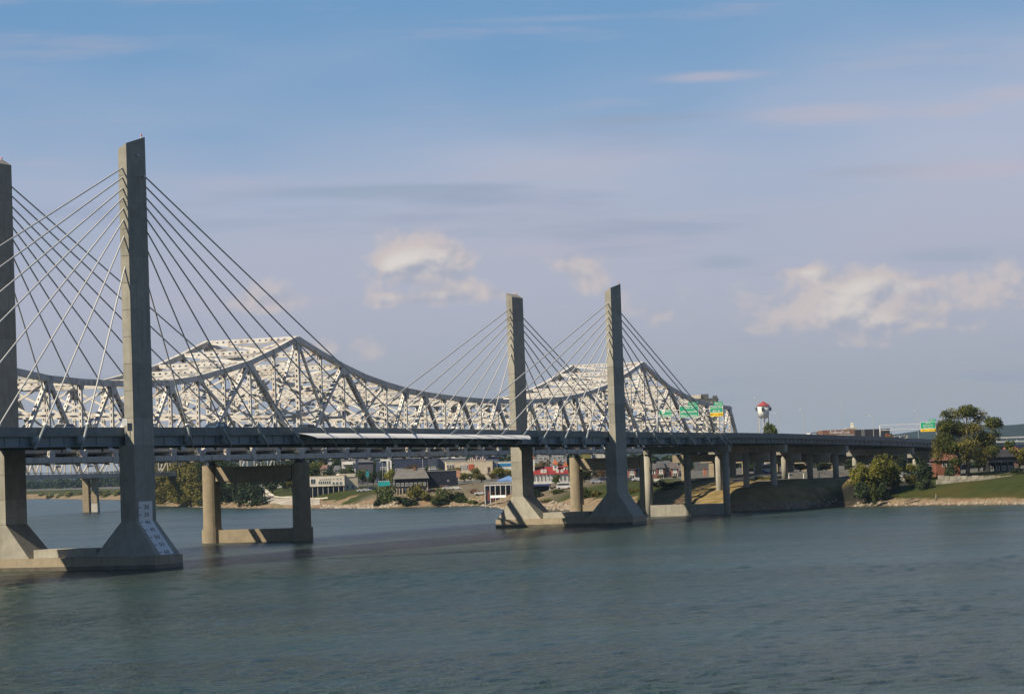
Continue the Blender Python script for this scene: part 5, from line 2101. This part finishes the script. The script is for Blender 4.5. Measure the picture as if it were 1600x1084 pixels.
# arched lattice frame with a white box on the deck
sA = onY(1273, 676, 20.0)
af = thing('arched_sign_frame', 'dark arched lattice frame carrying a white cabinet on the deck', 'sign frame', bx(sA.x, -20.0, zt(sA.x) - 1.1), RZ)
ka = 0.205
for (a_, c_) in (((-9, 1), (-9, 11.0)), ((-9, 11.0), (-3.5, 14.6)), ((-3.5, 14.6), (2.2, 14.6)), ((2.2, 14.6), (6.6, 9.6)), ((6.6, 9.6), (8.6, 4.5)), ((8.6, 4.5), (8.6, 0))):
    MB().tube((0, -a_[0] * ka, a_[1] * ka), (0, -c_[0] * ka, c_[1] * ka), .16, n=8).build('arch_tube', M['dark'], af)
for i in range(4):
    MB().tube((.1, (8 - i * 4) * ka, 2 * ka), (.1, (5 - i * 4) * ka, 11 * ka), .06, n=6).build('lattice_bar', M['galv'], af)
    MB().tube((.1, (5 - i * 4) * ka, 11 * ka), (.1, (4 - i * 4) * ka, 2 * ka), .06, n=6).build('lattice_bar', M['galv'], af)
MB().box(-.5, .4, 6.5 * ka, 12.5 * ka, 8 * ka, 14 * ka).build('white_cabinet', M['white'], af)

# --- right bank houses and wall
b = Bld('brick_cone_house', 'brick house with a conical chimney and dusky hipped roof left of the big tree', 1462, 1500, 719, 826, 9, (.25, .105, .070))
b.hip((.215, .105, .080), b.sz(1480, 706) - b.h, .6, .36)
b.windows(3, b.sz(1480, 729), .9, 1.3, b.sx(1474), b.sx(1487))
ch = MB()
x = b.sx(1480)
ch.frus((x - 2.2, x + 2.0, 1.0, 4.5), (x - .55, x + .55, 2.2, 3.3), b.h + .02, b.sz(1480, 707))
ch.box(x - .55, x + .55, 2.2, 3.3, b.sz(1480, 707) + .002, b.sz(1480, 700))
co = link('chimney', ch.mesh('chimney'), b.root, None, (.26, .12, .08))
co.data.materials.append(M['paint'])
b.box('brick_pillar', b.sx(1494), b.sx(1498), -.9, -.1, -1, b.h - .05, (.30, .11, .07))
b = Bld('porch_house', 'dark timber house with a long open porch right of the big tree trunk', 1543, 1584, 714, 832, 9, (.040, .040, .042))
b.hip((.045, .045, .05), 2.2, .5, .2)
b.box('porch_roof', -b.w / 2, b.w / 2 + .5, -2.6, -.03, b.sz(1560, 722), b.sz(1560, 719.5), (.16, .17, .18))
for px in (1544, 1553, 1562, 1572, 1580):
    b.box('porch_post', b.sx(px) - .09, b.sx(px) + .09, -2.5, -2.3, -1, b.sz(1560, 722) - .003, (.20, .21, .21))
b.windows(4, b.sz(1560, 735), 1.0, 1.4)
b = Bld('red_gable_house', 'house with a faded red roof half hidden by trees at the right edge', 1571, 1592, 706, 890, 8, (.20, .11, .10))
b.hip((.34, .12, .09), 2.0, .5, .3)
b.windows(2, b.h * .5, .9, 1.2)
b = Bld('overpass_rail', 'pale double rail of an overpass behind the trees at the right edge', 1556, 1640, 681.5, 1150, 1, (.55, .55, .54), cat='overpass')
b.wallo.data = MB().box(-b.w / 2, b.w / 2, 0, .4, b.h - .55, b.h).box(-b.w / 2, b.w / 2, 0, .4, b.h - 2.2, b.h - 1.7).mesh('rail')
b.wallo.name = 'rail'
b.wallo.data.materials.append(M['paint'])
for k_ in range(6):
    x = -b.w / 2 + .6 + k_ * (b.w - 1.2) / 5
    b.box('rail_post', x - .2, x + .2, .41, .8, -1, b.h - .02, (.5, .5, .5))

sw = thing('stone_wall', 'low pale stone wall along the top of the lawn below the big tree', 'wall', gxy(1530, 803))
o0 = Vector(sw.location)
nb = 17
for i in range(nb):
    pa_ = 1461 + i * (1612 - 1461) / nb
    pb__ = 1461 + (i + 1) * (1612 - 1461) / nb
    a_, c_ = gxy(pa_, 803), gxy(pb__, 803)
    zt0 = zat((pa_ + pb__) / 2, 743.2 + .6 * ((i * 7) % 3 - 1), 803) - o0.z
    x0, x1 = a_.x - o0.x + .03, c_.x - o0.x - .03
    for j in range(2):
        f0, f1 = j * .5, j * .5 + .5
        dx_ = .6 if j else 0
        MB().box(x0 + dx_, x1 + dx_, -.3 - .04 * ((i + j) % 3), .35, -.8 + (zt0 + .8) * f0 + .02, -.8 + (zt0 + .8) * f1 - .01).build('stone', M['stone'], sw)
sw2 = thing('stone_kerb', 'short broken stone wall piece below the white cars near the approach', 'wall', gxy(1392, 828))
o0 = Vector(sw2.location)
for i in range(7):
    a_, c_ = gxy(1375 + i * 5.6, 828), gxy(1375 + i * 5.6 + 5.0, 828)
    zt0 = zat(1390, 747.0 + (i * 5 % 3) * .5, 828) - o0.z
    MB().box(a_.x - o0.x, c_.x - o0.x, -.3, .3, -1.2, zt0).build('stone', M['stone'], sw2)

# white posts along the bank path under the approach
for i, px in enumerate((1232, 1255, 1279)):
    p = gxy(px, 880)
    o = MB().tube((0, 0, -.5), (0, 0, 1.5), .17, n=8).box(-.25, .25, -.25, .25, 1.5, 1.62).build('path_post', M['white'], None, False, p)
    tag(o, ('white post on the bank path closest to the lit bridge column', 'middle white post on the bank path under the approach', 'white post on the bank path beside the front bridge column')[i], 'post', 'white posts on the bank path')

# boat ramp of pale slabs
def drape(name, pix, nu, nv, lift, mt, parent, gap=.04):
    """quads between 4 picture corners laid on the terrain, one object per slab"""
    A, B2, C2, D2 = [gpix(*q) for q in pix]
    for i in range(nu):
        for j in range(nv):
            pts = []
            for u, v in ((i, j), (i + 1, j), (i + 1, j + 1), (i, j + 1)):
                fu, fv = u / nu, v / nv
                q = A.lerp(B2, fu).lerp(D2.lerp(C2, fu), fv)
                pts.append(Vector((q.x, q.y, ground(q.x, q.y) + lift)))
            ct_ = sum(pts, Vector()) / 4
            pts = [ct_ + (q - ct_) * (1 - gap) for q in pts]
            MB().hexa([q - Vector((0, 0, .6)) for q in pts] + pts).build(name, mt, parent)


rp = thing('boat_ramp', 'pale paved ramp fanning down to the water between the old pier columns', 'boat ramp', (0, 0, 0))
drape('slab', [(378, 785), (440, 788.5), (424, 777.5), (409, 768.5)], 6, 4, .15, M['ramp'], rp)
drape('slab', [(440, 788.5), (500, 789), (500, 780), (424, 777.5)], 6, 3, .15, M['ramp'], rp)
drape('walkway_slab', [(409, 766.2), (424, 776.2), (430, 776.2), (416, 765.2)], 5, 1, .3, M['walk'], rp)
drape('walkway_slab', [(409, 766), (440, 760.5), (442, 761.6), (416, 766.2)], 5, 1, .3, M['walk'], rp)
drape('walkway_slab', [(424, 776.3), (512, 779), (512, 777.8), (430, 775.6)], 9, 1, .3, M['walk'], rp)

# bank stones, driftwood
def rocks(name, px0, px1, Y0, Y1, d0, d1, n, seed, rmax=1.0):
    rnd = random.Random(seed)
    b_ = MB()
    for _ in range(n):
        px = rnd.uniform(px0, px1)
        r = raypix(px, 735 - .0332 * (px - 800))
        dx_ = r.x / r.y
        # walk to the shoreline along this column
        y = 700.0
        while y < 2500:
            x = dx_ * y
            if x * DX + y * DY - float(np.interp(x * DY - y * DX, SA, SB)) > 0:
                break
            y += 2
        y += rnd.uniform(d0, d1)
        x = dx_ * y
        z = ground(x, y)
        s_ = rnd.uniform(.25, rmax)
        base_ = len(b_.v)
        for sx_, sy_, sz_ in ((-1, 0, 0), (1, 0, 0), (0, -1, 0), (0, 1, 0), (0, 0, 1)):
            b_.v.append((x + sx_ * s_ * rnd.uniform(.7, 1.2), y + sy_ * s_ * rnd.uniform(.7, 1.2), z - .15 + sz_ * s_ * rnd.uniform(.5, .9)))
        for f_ in ((0, 2, 4), (2, 1, 4), (1, 3, 4), (3, 0, 4)):
            b_.f.append(tuple(base_ + i_ for i_ in f_))
            b_.m.append(0)
    o_ = b_.build(name, M['rock'])
    o_['kind'] = 'stuff'


rocks('bank_rubble', 500, 620, 0, 0, 0, 14, 420, 1, 1.1)
rocks('bank_rubble', 820, 905, 0, 0, 0, 22, 420, 2, 1.0)
rocks('bank_rubble', 700, 800, 0, 0, 0, 14, 240, 3, .8)
rocks('shore_stones', 1225, 1620, 0, 0, -.6, 3.5, 800, 4, .6)
rocks('shore_stones', 240, 480, 0, 0, -.5, 5, 200, 5, .7)
for i, (px, py, L_, a_, lab) in enumerate(((1426, 786, 5.0, .35, 'long grey driftwood log on the sandy shore'), (1421, 784, 3.2, -.2, 'pale driftwood branch lying across the longer log'), (1463, 781, 1.6, 1.2, 'dark upright stump on the sandy shore below the lawn'),
                                          (778, 788, 7.0, .25, 'bleached tree trunk on the bank beside the far pylon footing'), (770, 790, 5.0, -.15, 'shorter bleached branch beside the far pylon footing'))):
    p = gpix(px, py)
    up_ = 1.4 if 'stump' in lab else .5
    b_ = MB().tube((-L_ / 2 * math.cos(a_) * (0.2 if 'stump' in lab else 1), 0, .1), (L_ / 2 * math.cos(a_) * (0.2 if 'stump' in lab else 1), .6, .25 + up_), .26, .12, 8)
    o = b_.build('driftwood', M['wood'], None, True, p)
    tag(o, lab, 'driftwood')

# bushes on the left bank
for px, Y, py, w, kind, lab in (
        (604, 1140, 757, 40, 'bush', 'rounded green bush on the rocky bank left of the cream columns'),
        (628, 1134, 775, 34, 'bush_dark', 'low dark bush under the pale terrace of the dark restaurant'),
        (650, 1137, 752, 30, 'bush_olive', 'tallest olive green shrub in front of the hipped roof restaurant'),
        (664, 1133, 762, 22, 'bush_olive', 'slim yellowish shrub beside the tallest olive one'),
        (642, 1131, 778, 30, 'bush_dark', 'dark waterside bush below the tallest olive shrub'),
        (678, 1130, 776, 26, 'bush', 'low green waterside bush below the dark parked car'),
        (697, 1128, 762, 36, 'bush', 'big green bush in front of the navy block'),
        (712, 1126, 768, 24, 'bush_dark', 'dark shrub beside the big green bush by the navy block'),
        (722, 1122, 774, 26, 'bush', 'light green bush on the bare bank right of the navy block'),
        (739, 1121, 780, 22, 'bush', 'small bush at the right end of the bank thicket'),
        (752, 1114, 783, 14, 'bush_dark', 'smallest bush at the water between thicket and pylon footing'),
        (690, 1128, 782, 30, 'bush_dark', 'dark low bush at the foot of the big green bush'),
        (590, 1145, 776, 18, 'bush_dark', 'dark bush among the rubble right of the ramp'),
        (855, 948, 782, 28, 'bush_olive', 'small bush at the water below the red roof restaurant'),
        (838, 965, 764, 30, 'bush_dark', 'grassy bush below the veranda of the red roof restaurant'),
        (870, 962, 763, 30, 'bush', 'grassy bush left of the round pier column below the white van'),
        (915, 920, 760, 34, 'bush', 'light green thicket between the round column and right pylon'),
        (932, 915, 763, 26, 'bush_olive', 'olive thicket touching the right pylon haunch'),
        (990, 880, 762, 22, 'bush_olive', 'olive bush right of the right pylon haunch'),
        (1036, 868, 750, 34, 'bush_dark', 'dark round bush right of the white notice board'),
        (1056, 866, 752, 32, 'bush_dark', 'dark spreading bush under the square bridge cap'),
        (1044, 852, 768, 40, 'bush', 'pale green low bush above the lit strut wall'),
        (1190, 858, 748, 40, 'bush_dark', 'dark leafy bush between the two approach columns'),
        (1200, 846, 762, 34, 'bush_olive', 'low olive bush below the dark leafy one between approach columns'),
        (975, 884, 752, 14, 'bush_dark', 'narrow dark bush half hidden by the right pylon')):
    if px < 760:
        Y = shoreY(px) + 3 + (px * 7 % 6) + max(0, 784 - py) * .22
    plant(kind, 'bank_bush', lab, px, Y, py, w * 1.25, 'bushes on the river bank', sink=.6)

# street trees in the town
for px, Y, py, w, kind, lab in (
        (612, 1240, 729, 30, 'yellow', 'yellow green tree behind the teal awning'),
        (648, 1350, 722, 34, 'brown', 'rust brown tree above the grey hipped roof'),
        (688, 1290, 728, 16, 'green', 'small bright green tree above the navy block roof'),
        (712, 1290, 725, 22, 'olive', 'olive tree in front of the cream warehouse windows'),
        (725, 1215, 735, 28, 'olive', 'rounded grey olive tree right of the tan panel'),
        (745, 1260, 727, 22, 'olive', 'olive tree covering the middle of the cream warehouse'),
        (752, 1190, 737, 28, 'olive', 'low dark olive tree in front of the cream warehouse doorway'),
        (783, 1240, 727, 34, 'yellow', 'yellow autumn tree below the blue band'),
        (798, 1220, 731, 24, 'olive', 'dark tree touching the left side of the far pylon'),
        (566, 1330, 733, 26, 'green', 'green tree right of the cream annex'),
        (583, 1300, 735, 20, 'dark', 'dark tree between the banner and the yellow green tree'),
        (540, 1360, 731, 34, 'dark', 'dark tree row above the stilt building roof'),
        (512, 1380, 729, 34, 'dark', 'dark tree behind the left half of the stilt building'),
        (487, 1390, 722, 30, 'green', 'green tree right beside the old pier column behind the stilt building'),
        (502, 1460, 713, 34, 'olive', 'tall hazy tree behind the stilt building near the pier'),
        (522, 1480, 716, 26, 'dark', 'tall dark tree left of the pale gabled house'),
        (578, 1460, 711, 24, 'dark', 'dark tree right of the dark gabled house'),
        (852, 1120, 713, 22, 'brown', 'russet tree between the two turrets of the red roof restaurant'),
        (876, 1130, 719, 20, 'brown', 'brown tree behind the middle turret of the red roof restaurant'),
        (868, 986, 741, 18, 'green', 'bright green tree against the white wall of the red roof restaurant'),
        (912, 1010, 731, 38, 'dark', 'dark bushy tree behind the round pier column'),
        (934, 1030, 729, 34, 'brown', 'russet tinged tree left of the right far pylon'),
        (442, 1350, 741, 26, 'dark', 'dark tree at the top of the boat ramp'),
        (425, 1360, 738, 34, 'dark', 'large shaded tree above the fan of the boat ramp'),
        (455, 1340, 744, 20, 'olive', 'olive shrub tree left of the dark old pier column'),
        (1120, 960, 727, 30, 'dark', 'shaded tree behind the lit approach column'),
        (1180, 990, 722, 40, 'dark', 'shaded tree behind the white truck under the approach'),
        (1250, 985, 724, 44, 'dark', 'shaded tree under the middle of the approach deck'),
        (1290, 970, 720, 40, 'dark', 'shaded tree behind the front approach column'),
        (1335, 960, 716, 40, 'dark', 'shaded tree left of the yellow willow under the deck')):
    plant(kind, 'street_tree', lab, px, Y, py, w, 'trees in the riverside town')

# cars
for px, Y, col, rz, lab in (
        (565, 1225, (.60, .61, .62), .2, 'silver car left of the teal banner pole'),
        (572, 1222, (.50, .52, .55), .1, 'grey car under the teal banner'),
        (580, 1230, (.05, .06, .10), .3, 'dark blue car right of the teal banner pole'),
        (675, 1150, (.05, .03, .035), .4, 'maroon car on the paving before the navy block'),
        (699, 1155, (.62, .62, .62), .2, 'silver car before the right end of the navy block'),
        (712, 1152, (.75, .75, .75), .1, 'white car at the corner of the navy block'),
        (749, 1125, (.70, .70, .70), .15, 'white car at the left end of the white deck pavilion'),
        (741, 1132, (.20, .08, .05), .1, 'brown red car left of the white deck pavilion'),
        (900, 1000, (.10, .11, .14), 0, 'dark car just right of the round pier column'),
        (932, 985, (.40, .42, .48), .1, 'pale blue car in front of the russet tinged tree'),
        (942, 990, (.03, .04, .08), .1, 'navy car touching the right far pylon'),
        (986, 965, (.09, .10, .12), .1, 'dark car right of the right far pylon'),
        (997, 962, (.66, .67, .70), .1, 'white car beside the round bridge column'),
        (1189, 930, (.12, .16, .35), .2, 'blue car between the approach columns'),
        (1397, 838, (.78, .78, .77), .1, 'white car under the low golden tree'),
        (1404, 845, (.74, .74, .74), .3, 'second white car right behind the one under the golden tree')):
    car(lab, px, Y, col, rz)
# vehicles on the deck whose roofs show over the parapet
for s_, w_, col, sc_, lab in ((37.5, -5.5, (.09, .17, .30), 1.42, 'blue van driving along the cable-stayed bridge deck'), (50.0, -5.0, (.70, .70, .70), 1.30, 'pale van driving along the cable-stayed bridge deck'),
                              (74.0, -6, (.04, .05, .06), 1.30, 'dark van on the deck above the pale fairing'), (8.8, -4.5, (.62, .62, .62), 1.22, 'silver car on the deck just right of the nearest pylon'),
                              (-14.0, -5, (.60, .60, .62), 1.25, 'white car on the deck just left of the nearest pylon'),
                              (520.0, -4, (.74, .74, .72), 1.3, 'white car below the green and yellow sign'), (538.0, -6, (.66, .62, .50), 1.6, 'cream van below the green and yellow sign')):
    car(lab, 0, 0, col, RZ, None, sc_, tuple(bx(s_, w_, zt(s_) - 1.12)), 'traffic on the bridge deck')


def box_van(label, px, Y, col, L_=5.5, H_=2.4, rz=0.0):
    p_ = gxy(px, Y)
    o_ = thing('van', label, 'van', p_, rz)
    q = MB().hexa([(-L_ / 2, -1, .45), (L_ / 2, -1, .45), (L_ / 2, 1, .45), (-L_ / 2, 1, .45), (-L_ / 2 + .5, -.95, H_), (L_ / 2, -.95, H_), (L_ / 2, .95, H_), (-L_ / 2 + .5, .95, H_)])
    bo = link('body', q.mesh('body'), o_, None, col)
    bo.data.materials.append(M['car'])
    MB().box(-L_ / 2 + .5, L_ / 2 - .8, -1.02, -.99, H_ * .60, H_ * .84).build('side_window', M['glass'], o_)
    for x_ in (-L_ / 2 + 1.1, L_ / 2 - 1.1):
        for y_ in (-.95, .95):
            MB().tube((x_, y_ - .12, .38), (x_, y_ + .12, .38), .38, n=12).build('wheel', M['tyre'], o_)


box_van('white van parked under the red roof restaurant beside the round column', 880, 975, (.72, .72, .74))
box_van('white truck with tall body parked between the approach columns', 1192, 938, (.80, .80, .80), 6.5, 3.3)

# small houses filling the slope behind the river front
for x0, x1, yt, Y, col, rc, lab in (
        (489, 500, 726, 1500, (.62, .60, .56), (.22, .21, .21), 'small white house with grey roof nearest the dark old pier column'),
        (501, 511, 729, 1450, (.50, .46, .40), (.20, .12, .10), 'small tan house with brown roof behind the stilt building'),
        (512, 523, 724, 1540, (.66, .65, .63), (.30, .29, .29), 'white house with pale roof higher up the slope behind the stilt building'),
        (523, 533, 730, 1435, (.42, .43, .46), (.14, .14, .16), 'grey house left of the pale house with a canopy'),
        (344, 352, 741, 1480, (.60, .58, .55), (.3, .3, .3), 'small pale house among trees inside the old pier frame, leftmost one'),
        (386, 394, 744, 1460, (.62, .52, .40), (.32, .20, .15), 'small tan house above the boat ramp trees'),
        (399, 409, 747, 1420, (.40, .46, .52), (.3, .31, .33), 'low blue grey house above the apex of the boat ramp'),
        (418, 427, 743, 1440, (.66, .64, .60), (.35, .34, .33), 'white house above the boat ramp beside the dark pier column'),
        (655, 667, 711, 1620, (.55, .54, .52), (.2, .2, .22), 'pale house on the skyline above the navy building, right one'),
        (622, 634, 712, 1630, (.34, .35, .40), (.16, .16, .19), 'slate house on the skyline above the navy building, left one'),
        (700, 714, 710, 1620, (.60, .58, .54), (.25, .24, .24), 'pale house on the skyline above the grey office'),
        (742, 756, 709, 1600, (.46, .42, .36), (.2, .15, .13), 'tan house on the skyline above the cream warehouse'),
        (1005, 1015, 728, 1010, (.52, .50, .47), (.18, .18, .19), 'pale house hidden partly by the round bridge column'),
        (1016, 1026, 730, 1005, (.24, .11, .09), (.13, .12, .12), 'narrow brick house left of the white porch house'),
        (1061, 1070, 731, 985, (.56, .53, .48), (.16, .15, .15), 'cream house right of the square bridge cap')):
    h_ = Bld('small_house', lab, x0, x1, yt + 4, Y, 8, col, yaw=(x0 % 5 - 2) * .12, group='small houses behind the river front')
    h_.hip(rc, 2.3, .4, .25)
    h_.windows(3, h_.h * .45, .9, 1.3)
for px, Y, py, w, kind, lab in (
        (508, 1320, 738, 20, 'yellow', 'small yellow tree above the stilt building roof'),
        (548, 1380, 728, 18, 'green', 'green tree beside the canopy house'),
        (596, 1330, 731, 18, 'dark', 'dark tree below the white frame building'),
        (628, 1260, 727, 20, 'olive', 'olive tree behind the left end of the grey hipped roof'),
        (668, 1290, 724, 18, 'dark', 'dark tree behind the right end of the grey hipped roof'),
        (702, 1250, 731, 16, 'dark', 'dark tree behind the navy block roof'),
        (735, 1230, 738, 18, 'dark', 'dark tree between the tan panel and the doorway tree'),
        (768, 1200, 736, 18, 'brown', 'russet tree below the side tower of the cream warehouse'),
        (822, 1150, 722, 20, 'green', 'green tree just right of the far pylon above the red roof'),
        (840, 1140, 719, 18, 'olive', 'olive tree left of the middle turret'),
        (896, 1050, 735, 18, 'olive', 'olive tree peeping out right of the round pier column'),
        (1010, 950, 738, 18, 'olive', 'small olive tree below the pale house by the round bridge column'),
        (1032, 940, 741, 16, 'green', 'small green tree before the dark brick house'),
        (1052, 935, 743, 14, 'olive', 'small olive tree before the red brick house with columns')):
    plant(kind, 'street_tree', lab, px, Y, py, w, 'trees in the riverside town')
for px, Y, py, lab in ((598, 1190, 722, 'street lamp above the teal awning'), (661, 1240, 716, 'street lamp above the right end of the grey hipped roof'), (762, 1150, 735, 'lamp pole at the left corner of the white deck pavilion'),
                       (738, 1160, 746, 'short lamp pole on the bare lot left of the pavilion'), (1360, 930, 712, 'white lamp pole seen under the approach left of the yellow willow')):
    lamp_pole(lab, px, Y, py)
